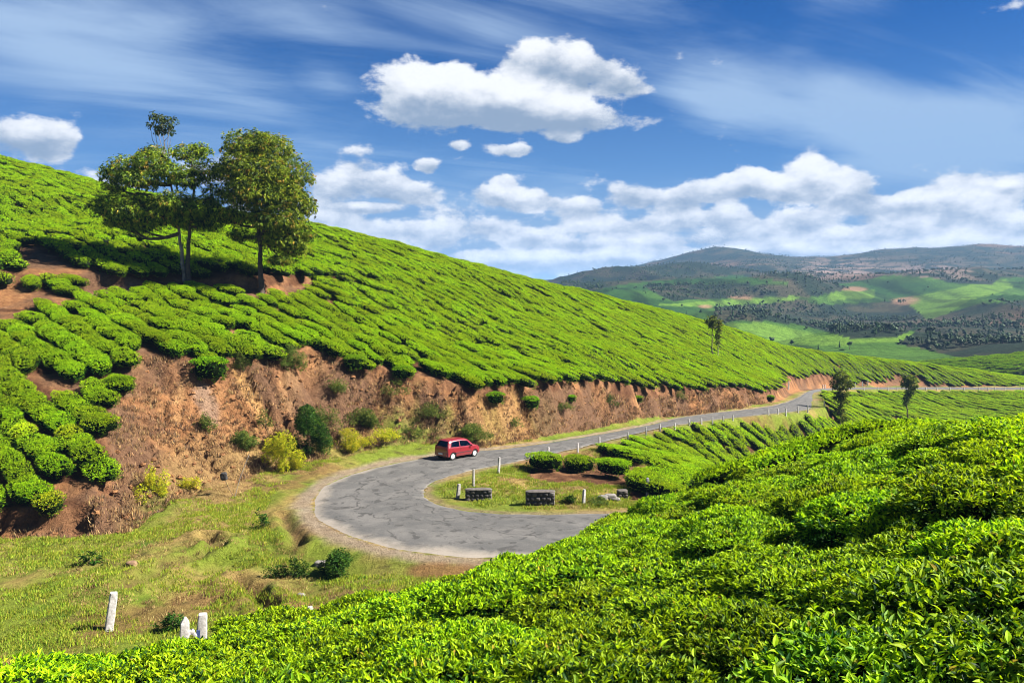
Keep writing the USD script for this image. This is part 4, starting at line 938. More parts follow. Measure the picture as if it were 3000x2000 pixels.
# ------------------------------------------------------------------ trees
def tube(pts, radii, sides=7):
    p = np.asarray(pts, float); t = np.gradient(p, axis=0); t /= np.linalg.norm(t, axis=1, keepdims=True) + 1e-9
    a = np.cross(t, np.where(np.abs(t[:, 2:]) < .9, [0, 0, 1.0], [1.0, 0, 0])); a /= np.linalg.norm(a, axis=1, keepdims=True) + 1e-9
    b, an = np.cross(t, a), np.arange(sides) * 2 * np.pi / sides
    v = p[:, None] + np.broadcast_to(radii, (len(p),))[:, None, None] * (np.cos(an)[None, :, None] * a[:, None] + np.sin(an)[None, :, None] * b[:, None])
    i, j = np.meshgrid(np.arange(len(p) - 1), np.arange(sides), indexing='ij')
    q = np.stack([i * sides + j, i * sides + (j + 1) % sides, (i + 1) * sides + (j + 1) % sides, (i + 1) * sides + j], -1).reshape(-1, 4)
    f = np.vstack([q[:, [0, 1, 2]], q[:, [0, 2, 3]]])
    n = len(p); cap = [[(n - 1) * sides, (n - 1) * sides + k, (n - 1) * sides + k + 1] for k in range(1, sides - 1)]
    return trimesh.Trimesh(v.reshape(-1, 3), np.vstack([f, cap]), process=False)
def limb(r, a, b, r0, r1, sag=.08, n=7):
    a, b = np.asarray(a, float), np.asarray(b, float); t = np.linspace(0, 1, n)[:, None]
    p = a + (b - a) * t; L = np.linalg.norm(b - a)
    p = p + np.sin(np.pi * t) * (r.normal(size=3) * sag * L + [0, 0, -.05 * L]) + r.normal(size=(n, 3)) * .02 * L * np.sin(np.pi * t)
    return tube(p, np.linspace(r0, r1, n)), p
TREE_TINTS = ([.22, .28, .012], [.13, .195, .010], [.05, .095, .008], [.016, .036, .005], [.34, .24, .03])
TREE_W = (.30, .30, .22, .12, .06)
def crown_leaves(r, blobs, per_m3, leaf, tints=TREE_TINTS, weights=TREE_W, droop=.55):
    V, F, Cc, n0 = [], [], [], 0
    for c, (rx, ry, rz) in blobs:
        n = int(per_m3 * (rx * ry * rz) ** (2 / 3.) * 4)
        d = r.normal(size=(n, 3)); d /= np.linalg.norm(d, axis=1, keepdims=True)
        rad = (.35 + .68 * r.random(n) ** .5)
        lump = 1 + .8 * (meshkit.fbm(d * 1.7 + r.random(3) * 30, 3) - .5)
        pos = c + d * (rad * lump)[:, None] * [rx * .96, ry * .96, rz * .92]
        pos[:, 2] = np.where(d[:, 2] < -.35, pos[:, 2] + .35 * rz * r.random(n), pos[:, 2])
        # each sprig: four leaves fanned round a twig tip
        k = 4; pos = np.repeat(pos, k, 0); dd = np.repeat(d, k, 0); m = len(pos)
        ph = r.random(m) * 6.28
        ax = np.stack([np.cos(ph), np.sin(ph), -droop + .7 * r.normal(size=m) * .6], -1) + dd * .7
        up = np.array([0, 0, 1.0]) + r.normal(size=(m, 3)) * .45 + dd * .3
        ti = r.choice(len(tints), size=n, p=weights); ti = np.repeat(ti, k)
        tc = np.array(tints)[ti] * (.7 + .6 * r.random(m))[:, None]
        ln = leaf * (.6 + .7 * r.random(m))
        v, f, cc = leaves_mesh(pos + r.normal(size=(m, 3)) * leaf * .25, ax, up, ln, ln * .42, tc, .12, .3, 2)
        V.append(v); F.append(f + n0); Cc.append(cc); n0 += len(v)
    return np.vstack(V), np.vstack(F), np.vstack(Cc)
def px_blobs(base, depth, spec, flat=1.0, r=None):
    """Leaf masses of a tree from their places in the photograph, spread in depth round the trunk."""
    out = []; k = np.linalg.norm(base) / base[1]
    for x, y, rx, ry, dy in spec:
        c = P(x, y, depth + dy); out.append((c, (rx / FPX * depth, rx / FPX * depth * flat, ry / FPX * depth)))
    return out
def broad_tree(name, label, base, trunks, spec, bark, seed, density=30, leaf=.36, extra=None):
    r = np.random.default_rng(seed); depth = base[1] * math.cos(PITCH) - base[2] * math.sin(PITCH)
    t = xform(name, base); tag(t, label, 'tree'); tp_ = str(t.GetPath())
    blobs = px_blobs(base, depth, spec, .9)
    tips = []
    for pts, r0, r1, mat in trunks:
        w = np.array([P(x, y, depth + dy) for x, y, dy in pts]); w[0] = [w[0][0], w[0][1], ground_z(w[0][0], w[0][1])[0] - .4]
        tt_ = np.linspace(0, 1, 12); s_ = np.linspace(0, 1, len(w))
        c = np.stack([np.interp(tt_, s_, w[:, i]) for i in range(3)], 1); c[1:-1] += r.normal(size=(10, 3)) * [.05, .05, 0]
        rad = np.linspace(r0, r1, 12); rad[0] *= 1.45; rad[1] *= 1.12
        m = tube(c, rad, 9); m.apply_translation(-base); obj('trunk', m, mat, tp_, smooth=True); tips.append(c[5:])
    allc = np.vstack(tips)
    for c, (rx, ry, rz) in blobs:
        cand = allc[allc[:, 2] < c[2] - .1] if (allc[:, 2] < c[2] - .1).any() else allc
        j = np.argmin(np.linalg.norm(cand - c, axis=1) + .3 * r.random(len(cand)) * 3)
        m, p = limb(r, cand[j], c, .13 + .012 * np.linalg.norm(cand[j] - c), .05)
        tw = [m]
        for q in range(7):
            d = r.normal(size=3); d /= np.linalg.norm(d); e = c + d * np.array([rx, ry, rz]) * .75
            tw.append(limb(r, p[3 + q % 4], e, .045, .012, n=5)[0])
        m = trimesh.util.concatenate(tw); m.apply_translation(-base); obj('branch', m, bark, tp_)
    v, f, c = crown_leaves(r, blobs, density, leaf)
    tag(obj('foliage', (v - base, f), TREELEAF, tp_, col=c), kind='stuff')
    if extra: extra(r, tp_, base, depth, tips)
    return t
baseR = on_ground(600, 676); baseL = on_ground(430, 655)
print('tree bases', baseR.round(1), baseL.round(1))
broad_tree('shade_tree', 'tall dense round-crowned tree on the terrace, right of the forked one', baseR,
  [([(600,676,0),(598,620,0),(597,560,.3),(592,500,.2),(585,430,0),(580,370,0)], .27, .09, BARK)],
  [(570,335,62,38,0),(620,345,62,40,1),(668,400,50,48,.5),(560,385,60,42,-1.2),(610,400,62,45,-1.8),(590,445,70,42,-2),(655,455,58,48,-1),(690,475,38,44,.8),(545,440,42,36,.5),(570,490,62,32,-.8),(640,505,60,42,-1.5),(690,535,34,26,0),(530,395,34,30,1.4),(655,550,52,30,-.5),(620,545,40,28,1.5),(680,575,34,16,.5),(645,598,34,14,-.6),(525,498,26,22,1),(600,330,50,30,2.5),(640,430,60,50,2.4),(550,540,30,16,.4)], BARK, 201, 44, leaf=.29)
def sprig(r, tp_, base, depth, tips):
    tw = []
    for x, y in [(352,262),(372,275),(398,280),(362,300),(385,300),(345,290),(392,318),(404,334),(378,322)]:
        tw.append(limb(r, P(381, 372, depth + 1.5), P(x, y, depth + 1.5 + r.normal() * .4), .05, .012, .05)[0])
    m = trimesh.util.concatenate(tw); m.apply_translation(-base); m = obj('bare_twigs', m, PALEBARK, tp_); tag(m, 'pale bare twigs at the thin top')
    v, f, c = crown_leaves(r, px_blobs(base, depth + 1.5, [(352,266,9,12,0),(370,272,14,12,0),(378,290,22,18,.2),(398,282,11,17,0),(347,288,9,9,0),(366,303,13,10,.2),(392,303,10,8,0)]), 26, .30, tints=([.05,.08,.02],[.03,.05,.014],[.09,.10,.02]), weights=(.4,.35,.25))
    m = obj('top_foliage', (v - base, f), TREELEAF, tp_, col=c); tag(m, 'sparse dark foliage at the thin top', kind='stuff')
broad_tree('shade_tree', 'spreading forked tree with two trunks and a thin spiky top', baseL,
  [([(424,655,.3),(420,610,.3),(415,560,.2),(411,528,0),(400,470,.2),(392,420,.6),(384,372,1.5)], .20, .06, PALEBARK), ([(433,655,0),(434,610,0),(432,570,0),(436,530,0),(440,490,-.2),(445,430,-.3),(440,370,0)], .24, .07, BARK)],
  [(290,385,50,28,-.5),(345,372,48,26,-1),(320,412,56,24,-1.2),(258,402,28,24,.3),(395,395,46,22,-1),(430,352,40,22,1),(460,345,30,16,1.4),(470,395,44,36,.5),(425,415,40,20,-.6),(262,430,26,14,.4),(350,350,34,16,1.6),(245,475,40,32,0),(300,482,60,36,-.8),(345,470,40,28,.8),(400,468,50,34,-1),(455,480,52,34,-.6),(480,512,34,26,.6),(320,520,40,18,.2),(375,500,44,22,-1),(430,510,40,22,.4),(490,455,30,40,1.3),(270,510,34,16,.5)], BARK, 202, 42, leaf=.29, extra=sprig)
# the small pollarded trees out on the tea
def slim_tree(label, px_, py_, top, spec, seed, second=None, r0=.16):
    r = np.random.default_rng(seed); base = on_ground(px_, py_); depth = base[1] * math.cos(PITCH) - base[2] * math.sin(PITCH)
    t = xform('silver_oak', base); tag(t, label, 'tree', 'slim trees standing in the tea'); tp_ = str(t.GetPath())
    m = limb(r, base - [0, 0, .3], P(px_ + r.normal(), top, depth), r0, r0 * .45, .012, 10)[0]; m.apply_translation(-base); obj('trunk', m, BARK, tp_, smooth=True)
    if second:
        b2 = P(*second[0], depth + 1); b2[2] = ground_z(b2[0], b2[1])[0] - .3
        m = limb(r, b2, P(*second[1], depth + 1), .09, .05, .01, 10)[0]; m.apply_translation(-base); obj('trunk', m, PALEBARK, tp_, smooth=True)
    bl = px_blobs(base, depth, spec, 1.0)
    v, f, c = crown_leaves(r, bl, 26, .42, tints=([.12,.17,.012],[.06,.10,.008],[.022,.04,.006],[.18,.20,.02]), weights=(.3,.35,.2,.15)); tag(obj('foliage', (v - base, f), TREELEAF, tp_, col=c), kind='stuff')
slim_tree('slim palm-like tree with a tufted top, high on the tea hill', 1636, 824, 738, [(1630,737,9,12,0),(1640,733,8,9,0),(1638,748,9,9,0),(1652,742,7,12,.4),(1653,756,6,8,.6),(1650,770,6,9,.8),(1649,785,4,8,.8)], 211, second=((1649, 812), (1650, 745)), r0=.13)
slim_tree('shaggy pollarded tree beside the far road bend', 1930, 985, 862, [(1932,864,16,13,0),(1940,882,16,14,.3),(1922,882,14,13,-.3),(1934,900,14,14,0),(1926,912,11,9,.2),(1938,920,9,9,-.2),(1930,940,9,12,0),(1936,958,9,10,.2),(1926,962,8,9,0)], 212, r0=.20)
slim_tree('lopped slim tree right of the shaggy one, below the far road', 2085, 966, 868, [(2088,868,15,10,0),(2081,880,12,12,.2),(2096,884,12,12,-.2),(2091,900,12,10,0),(2083,912,8,9,0),(2080,925,6,9,.1)], 213, r0=.15)

# ------------------------------------------------------------------ shrubs and weeds
DARKS = ([.03, .085, .008], [.014, .042, .006], [.07, .14, .010]); GOLD = ([.34, .36, .012], [.44, .40, .02], [.14, .20, .01]); FERN = ([.09, .14, .02], [.05, .09, .015], [.16, .18, .03])
def shrub(label, px_, py_, w, h, tints, seed, name='shrub', cat='shrub', leaf=.11, dens_=150, group=None):
    r = np.random.default_rng(seed); base = on_ground(px_, py_); depth = base[1]
    t = xform(name, base); tag(t, label, cat, group); tp_ = str(t.GetPath())
    W, H = w / FPX * depth / 2, h / FPX * depth
    bl = []
    for k in range(11):
        u = r.normal(); hh = H * (.10 + .75 * r.random() * math.exp(-u * u * .5)); q = .20 + .22 * r.random()
        bl.append((np.array([u * W * .48, r.normal() * W * .4, hh]), np.array([W * q * 1.3, W * q * 1.2, H * q])))
    v, f, c = crown_leaves(r, bl, dens_, leaf, tints=tints, weights=(.45, .35, .2), droop=-.5)
    tag(obj('foliage', (v, f), LEAF, tp_, col=c), kind='stuff')
    st_ = [limb(r, [0, 0, -.2], b[0], .02, .008, n=4)[0] for b in bl]
    obj('stem', trimesh.util.concatenate(st_), STEM, tp_)
shrub('dark green bush left of the pair beside the road bend', 678, 1322, 66, 52, DARKS, 301)
shrub('larger dark green bush of the pair under the road edge', 778, 1332, 108, 60, DARKS, 302)
shrub('small dark bush casting a long shadow by the leaning white post', 397, 1446, 52, 42, DARKS, 303)
shrub('golden yellow shrub at the foot of the bank', 655, 1075, 90, 100, GOLD, 304)
shrub('tall dark green shrub climbing the bank beside the golden one', 705, 1042, 96, 112, DARKS, 305, leaf=.16)
shrub('olive scrub in the gully high on the bank', 668, 850, 50, 70, FERN, 306)
shrub('thin green weeds beside the grey rock on the bank', 470, 985, 34, 42, FERN, 307)
shrub('row of green weeds under the grey rock on the bank', 560, 1030, 70, 44, FERN, 308)
shrub('yellow-green weeds at the left foot of the bank', 355, 1150, 60, 90, GOLD, 309, leaf=.1)
shrub('low golden weeds on the verge left of the car', 800, 1030, 90, 46, GOLD, 310, leaf=.1)
shrub('dark scrub on the bank right above the car', 1085, 1010, 70, 34, FERN, 311)
shrub('spiky green plant in the grass under the left tea', 210, 1290, 40, 36, DARKS, 312, leaf=.2, dens_=30)
shrub('upright green plant alone in the middle of the grass', 601, 1213, 30, 40, DARKS, 313, leaf=.17, dens_=40)
shrub('small bushy weed beside the rubble on the island', 1310, 1158, 40, 20, DARKS, 314)
shrub('trailing green weed between the rubble and the white post', 1375, 1158, 44, 14, FERN, 315)
for k, (x, y, w, h, tn, lab) in enumerate([(760, 900, 70, 40, FERN, 'brown-green scrub under the brow, left of the dark hollow'), (905, 905, 60, 34, FERN, 'scrub hanging under the brow of the bank, above the verge'), (980, 965, 70, 36, FERN, 'olive weeds halfway up the bank, left of the car'), (745, 985, 80, 60, FERN, 'tall olive weeds beside the dark climbing shrub'), (880, 1020, 90, 34, GOLD, 'yellow-green weeds along the verge before the car'), (945, 1005, 50, 30, FERN, 'low weeds at the foot of the bank before the car'), (1180, 985, 50, 26, FERN, 'small weed clump on the bank just past the car'), (1290, 945, 40, 24, FERN, 'weeds high on the red bank past the car'), (560, 860, 46, 40, FERN, 'dry green scrub under the brow beside the big hanging bush'), (610, 985, 44, 50, FERN, 'weeds in the ochre gully of the bank'), (430, 1120, 60, 30, GOLD, 'thin golden weeds at the lower edge of the slip'), (1400, 935, 40, 26, DARKS, 'dark weed clump on the bank halfway to the far bend'), (1560, 925, 40, 24, FERN, 'weeds on the low bank before the far bend')]):
    shrub(lab, x, y, w, h, tn, 330 + k, name='weeds', cat='weeds', dens_=60)
shrub('sparse scrub in the hollow under the brow of the bank', 830, 985, 80, 46, FERN, 316)

# ------------------------------------------------------------------ guard posts
WHITE = plain('white_paint_look', (.40, .39, .39), .75, .25, .18, 9.0, .004, 40.0, dark=(.17, .16, .15))
GREYP = plain('worn_post_look', (.27, .26, .24), .85, .2, .3, 8.0, .006, 30.0, dark=(.14, .13, .11))
BLUEP = plain('blue_paint_look', (.035, .06, .19), .7, .3, .3, 9.0, .004, 40.0)
def post_mesh(w, h, seed, round_top=False, n=9):
    r = np.random.default_rng(seed); V, F = [], []
    for k in range(n):
        t = k / (n - 1); z = -.25 + (h + .25) * t; s_ = w / 2 * (1.0 - .12 * t)
        if round_top and t > .8: s_ *= math.sqrt(max(.05, 1 - ((t - .8) / .205) ** 2))
        elif k == n - 1: s_ *= .86; z -= 0
        b = s_ * .22
        ring = [(-s_, -s_ + b), (-s_ + b, -s_), (s_ - b, -s_), (s_, -s_ + b), (s_, s_ - b), (s_ - b, s_), (-s_ + b, s_), (-s_, s_ - b)]
        V += [(x + r.normal() * .004, y + r.normal() * .004, z) for x, y in ring]
    for k in range(n - 1):
        for j in range(8): a, b = k * 8 + j, k * 8 + (j + 1) % 8; F += [[a, b, b + 8], [a, b + 8, a + 8]]
    F += [[(n - 1) * 8, (n - 1) * 8 + j, (n - 1) * 8 + j + 1] for j in range(1, 7)]
    return trimesh.Trimesh(np.array(V), np.array(F), process=False)
def post(label, x, y0, y1, group, mat=WHITE, w=.15, lean=(0, 0), seed=1, round_top=False, lift=0, d=None):
    b = on_ground(x, y1) if d is None else P(x, y1, d)
    if d is not None: b[2] = ground_z(b[0], b[1])[0]
    h = max(.5, (y1 - y0) / FPX * b[1])
    t = xform('guard_post', b, rz=.35 + .2 * math.sin(seed), tilt=(lean[0], lean[1], 1))
    obj('shaft', post_mesh(w, h, seed, round_top), mat, str(t.GetPath()), smooth=40)
    tag(t, label, 'guard post', group); return t, h
post('white square post leaning to the right in the grass', 250, 1357, 1446, 'posts in the grass', w=.30, lean=(.16, 0), seed=2)
t1, h1 = post('broken round-topped white post with a chipped arm and blue foot', 422, 1408, 1492, 'posts in the grass', w=.33, lean=(.06, 0), seed=3, round_top=True, d=27.5)
obj('chipped_arm', trimesh.util.concatenate([post_mesh(.15, .12, 4).apply_transform(trimesh.transformations.rotation_matrix(1.15, (0, 1, 0))).apply_translation((.20, -.02, h1 * .56)), post_mesh(.11, .06, 5).apply_transform(trimesh.transformations.rotation_matrix(2.5, (0, 1, 0))).apply_translation((.34, -.02, h1 * .46))]), WHITE, str(t1.GetPath()), smooth=40)
m = trimesh.creation.box((.12, .34, h1 * .36)); m.apply_translation((-.115, 0, h1 * .17)); obj('blue_band', m, BLUEP, str(t1.GetPath()))
t2, h2 = post('short white post with a blue painted side behind the front tea', 464, 1425, 1494, 'posts in the grass', w=.34, lean=(.05, 0), seed=6, d=28.3)
m = trimesh.creation.box((.12, .35, h2 * .34)); m.apply_translation((-.12, 0, h2 * .34)); obj('blue_band', m, BLUEP, str(t2.GetPath()))
post('small white stump showing above the front tea, left of the gravel', 713, 1390, 1425, 'posts in the grass', w=.22, seed=7, d=31)
for x, y0, y1, lab, w, ln in [(1051,1110,1144,'leaning worn post at the tip of the island, left of the stone block',.20,(.12,0)),(1088,1076,1118,'tall post behind the first stone block at the bend',.15,(.0,0)),(1145,1049,1086,'post at the inner road edge just beyond the car',.16,(.06,0)),(1340,1123,1157,'white post between the second stone block and the rubble',.17,(.06,0)),(1487,1096,1139,'white post before the dark stone wall',.18,(0,0)),(1663,1064,1086,'lone white post over the front tea at the end of the island',.14,(0,0))]:
    post(lab, x, y0, y1, 'posts on the island', GREYP if x < 1100 else WHITE, w, ln, seed=x)
row = [(1260,1026,1044),(1327,1016,1040),(1377,1003,1022),(1442,992,1010),(1484,980,999),(1516,974,990),(1550,971,986),(1583,962,977),(1611,960,974),(1636,957,974),(1661,955,969),(1683,952,966),(1765,938,953),(1786,938,951),(1805,938,956),(1833,934,948),(1855,930,948),(1893,920,934)]
ORD = 'first second third fourth fifth sixth seventh eighth ninth tenth eleventh twelfth thirteenth fourteenth fifteenth sixteenth seventeenth eighteenth nineteenth twentieth'.split()
for k, (x, y0, y1) in enumerate(row):
    post(f'white guard post along the inner road edge, {ORD[k]} beyond the car', x, y0, y1, 'posts along the road above the tea', WHITE, .15, (.02 * math.sin(k * 3), 0), seed=20 + k)
for k, (x, y0, y1) in enumerate([(1811,876,894),(1890,883,895),(1895,883,894),(1964,879,888),(1981,876,887),(1993,873,886)]):
    post(f'white post on the outer side of the far bend, {ORD[k]} from the bank', x, y0, y1, 'posts behind the far bend', WHITE, .2, seed=50 + k)
fx_ = [1650,1710,1752,1790,1828,1870,1912,1960,2015,2074,2137,2175,2205,2250,2317]
for k, x in enumerate(fx_):
    post(f'tiny white post along the far road, {ORD[k]} right of the far bend', 1985 + (2345 - 1985) * (x - 1650) / 667., 889, 897, 'posts of the far road', WHITE, .2, seed=70 + k)

# ------------------------------------------------------------------ stone blocks and rubble on the island
STONES = [plain(f'stone_look_{i}', c, .9, .15, .45, 5.0, .02, 14.0) for i, c in enumerate([(.055, .05, .048), (.085, .075, .068), (.04, .038, .038), (.10, .092, .085)])]
def rock(r, size, sub=2, rough=.28):
    m = trimesh.creation.icosphere(sub); v = np.array(m.vertices)
    v = np.sign(v) * np.abs(v) ** .62
    v = v * (1 + rough * (meshkit.fbm(v * 1.3 + r.random(3) * 50, 3) - .5))[:, None]
    return trimesh.Trimesh(v * np.array(size) / 2, m.faces, process=False)
def masonry(name, label, px_, py_, w, h, thick, rz, seed, cols=5, courses=3, cat='stone block'):
    r = np.random.default_rng(seed); b = on_ground(px_, py_); k = b[1] / FPX
    t = xform(name, b + [0, thick * .4, 0], rz); tag(t, label, cat); tp_ = str(t.GetPath()); W, H = w * k, h * k
    m = trimesh.creation.box((W * .94, thick * .86, H * .96 + .2)); m.apply_translation((0, 0, H * .48 - .1)); obj('mortar_core', m, STONES[2], tp_)
    for c in range(courses):
        n = cols + (c % 2); ws = r.uniform(.7, 1.3, n); ws = ws / ws.sum() * W; x = -W / 2
        for q in range(n):
            m = rock(r, (ws[q] * 1.04, thick * (1.0 + .07 * r.random()), H / courses * 1.02), 2, .26); m.apply_translation((x + ws[q] / 2, r.normal() * .015, (c + .5) * H / courses)); x += ws[q]
            obj('stone', m, STONES[3] if q == n - 1 and r.random() < .6 else STONES[r.integers(3)], tp_, smooth=50)  # lighter stones at the right end paint the sunlit side
    m = rock(r, (W * 1.03, thick * 1.06, .12), 2, .2); m.apply_translation((0, 0, H + .01)); obj('coping', m, STONES[1], tp_, smooth=50)
masonry('stone_block', 'low dark stone block at the tip of the island, broken at its left end', 1099, 1151, 62, 26, .55, .06, 401)
masonry('stone_block', 'bigger dark square stone block in the middle of the island', 1241, 1161, 68, 31, .6, .02, 402)
masonry('stone_block', 'small grey stone stump right of the rubble', 1430, 1147, 24, 19, .5, .15, 403, cols=2)
masonry('stone_wall', 'dark stone wall end at the right of the island, partly behind the front tea', 1545, 1130, 74, 26, .5, .22, 404, cat='stone wall')
r_ = np.random.default_rng(410)
for k, (x, y, s_, lab) in enumerate([(1385,1148,.62,'pale boulder on the left of the rubble heap'),(1402,1147,.78,'largest pale boulder of the rubble heap on the island'),(1416,1150,.45,'small pale stone at the right of the rubble heap'),(735,1300,.55,'flat stone slab beside the dark bushes under the road edge'),(690,1371,.3,'whitish stone lying in the grass near the front tea'),(300,1300,.5,'half buried brown stone in the grass on the left')]):
    b = on_ground(x, y); m = rock(r_, (s_, s_ * .8, s_ * .6), 3, .6)
    m.apply_translation(b + [0, .1, s_ * .12])
    tag(obj('boulder', m, plain(f'boulder_look_{k}', (.15, .138, .125) if k < 5 else (.16, .10, .06), .9, .15, .3, 3.0, .03, 10.0), smooth=True), lab, 'rock')
# a broken stay wire with a dark tatter, standing out of the grass below the slip
b = on_ground(538, 1142)
t = xform('broken_stake', b); tag(t, 'thin leaning stake with a bent arm and dark tatter below the slip', 'stake')
k = b[1] / FPX
obj('stick', tube([(0, 0, -.1), (14 * k, 0, 45 * k), (35 * k, .1, 100 * k)], .018, 5), GREYP, str(t.GetPath()))
obj('bent_arm', tube([(0, 0, .02), (-12 * k, 0, 20 * k), (-20 * k, -.05, 42 * k)], .016, 5), STEM, str(t.GetPath()))
m = rock(np.random.default_rng(5), (.42, .2, .5), 2, .8); m.apply_translation((-23 * k, -.05, 50 * k)); obj('tatter', m, STONES[2], str(t.GetPath()))

# ------------------------------------------------------------------ the red hatchback
def car_paint(name, col, rough=.28, coat=.6):
    g = Graph(); n = g.add('noise_texture', vector=g.add('texture_coordinate') + '.object', scale=3.0, detail=4.0) + '.fac'
    z = g.add('separate_xyz', vector=g.add('texture_coordinate') + '.object') + '.z'
    dust = g.add('map_range', range_type='smoothstep', value=g.math('add', z, g.math('multiply', n, .2)), from_min=.62, from_max=.28, to_min=.02, to_max=.18, clamp=True) + '.result'
    c = g.add('mix_color', fac=dust, a=col, b=(.22, .17, .12)) + '.result'
    p = g.add('principled_bsdf', base_color=c, roughness=rough, coat_weight=coat, coat_roughness=.06, specular_ior_level=.5)
    return g.build('/World/Looks/' + name, surface=p + '.BSDF')
RED = car_paint('red_paint_look', (.16, .005, .012)); BLACKT = plain('tyre_look', (.018, .018, .018), .85, .2, .2, 5.0); TRIM = plain('black_trim_look', (.02, .02, .021), .6, .3, .1, 5.0)
RIM = plain('wheel_trim_look', (.55, .55, .56), .4, .5, .08, 5.0); LAMP = plain('tail_lamp_look', (.20, .008, .008), .2, .6, .1, 5.0); CLEAR = plain('head_lamp_look', (.55, .56, .58), .15, .7, .05, 5.0); PLATE = plain('plate_look', (.62, .62, .60), .5, .3, .05, 5.0)
g = Graph(); tr_ = g.add('transparent_bsdf', color=(.30, .34, .34)); gl_ = g.add('glossy_bsdf', color=(.9, .9, .9), roughness=.03); fr_ = g.add('fresnel', IOR=1.5)
mx_ = g.add('mix_closure', fac=fr_ + '.fac', closure1=tr_ + '.BSDF', closure2=gl_ + '.BSDF'); PANE = g.build('/World/Looks/car_glass_look', surface=mx_ + '.closure')
CABIN = plain('cabin_look', (.05, .05, .055), .9, .1, .2, 5.0); SEATC = plain('seat_look', (.30, .28, .26), .9, .1, .2, 5.0); SHIRT = plain('pink_shirt_look', (.55, .12, .22), .9, .1, .1, 5.0); SKIN = plain('skin_look', (.20, .10, .06), .6, .3, .1, 5.0); HAIR = plain('hair_look', (.012, .01, .009), .7, .3, .1, 5.0)
# stations along the length: x, sill z, sill half width, belt z, belt half width, top z, top half width
ST = np.array([(-1.74,.36,.62,.70,.66,.80,.60),(-1.71,.28,.72,.80,.72,.88,.66),(-1.66,.24,.75,.90,.735,1.00,.66),(-1.58,.22,.765,.92,.745,1.22,.62),(-1.46,.21,.77,.93,.75,1.40,.58),(-1.28,.20,.775,.93,.755,1.475,.56),(-.8,.20,.78,.92,.76,1.51,.565),(-.2,.20,.78,.91,.76,1.52,.57),(.25,.20,.78,.905,.76,1.49,.565),(.50,.20,.78,.90,.76,1.42,.56),(.78,.20,.78,.895,.755,1.20,.60),(1.04,.20,.775,.885,.75,.985,.66),(1.25,.21,.77,.85,.74,.93,.66),(1.50,.22,.755,.79,.72,.86,.63),(1.66,.25,.72,.70,.68,.78,.58),(1.74,.32,.62,.58,.60,.66,.5)])
def ring(x):
    v = [np.interp(x, ST[:, 0], ST[:, k]) for k in range(1, 7)]; zb, wb, zm, wm, zt, wt = v
    return np.array([(0, zb), (wb * .8, zb), (wb * .97, zb + .06), (wb + .01, (zb * .55 + zm * .45)), (wm + .005, zm - .06), (wm, zm), (wm * .98, zm + .03 * (zt > zm + .1)), (wt + .03, zt - .09 * min(1, max(zt - zm, .05) / .3)), (wt - .04, zt - .02), (wt * .6, zt + .012), (0, zt + .02)])
def car_loft(xs):
    V = []
    for x in xs:
        h = ring(x); full = np.vstack([h, h[-2:0:-1] * [-1, 1]]); V.append(np.column_stack([np.full(len(full), x), full]))
    n, m = len(xs), len(V[0]); V = np.vstack(V); F = []
    for i in range(n - 1):
        for j in range(m): a, b = i * m + j, i * m + (j + 1) % m; F += [[a, b, b + m], [a, b + m, a + m]]
    c0, c1 = len(V), len(V) + 1; V = np.vstack([V, V[:m].mean(0), V[-m:].mean(0)])
    for j in range(m): F += [[c0, (j + 1) % m, j], [c1, (n - 1) * m + j, (n - 1) * m + (j + 1) % m]]
    return trimesh.Trimesh(V, np.array(F)[:, ::-1], process=False)
def arch_cut(m):
    return m
def side_pt(x, t, s, out=.006):
    """A point on the car's glasshouse side: t from belt (0) to roof (1)."""
    h = ring(x); a, b = h[6], h[7]; p = a + (b - a) * t; n = np.array([(b - a)[1], -(b - a)[0]]); n /= np.linalg.norm(n); p = p + n * out
    return np.array([x, s * p[0], p[1]])
def slab(quad, thick):
    """A thin solid plate from four or more outline points."""
    q = np.array(quad, float); n = np.cross(q[1] - q[0], q[2] - q[0]); n /= np.linalg.norm(n); k = len(q)
    v = np.vstack([q, q - n * thick]); f = [[0, i, i + 1] for i in range(1, k - 1)] + [[k, k + i + 1, k + i] for i in range(1, k - 1)]
    for i in range(k): j = (i + 1) % k; f += [[i, i + k, j + k], [i, j + k, j]]
    m = trimesh.Trimesh(v, np.array(f), process=False); m.fix_normals(); return m
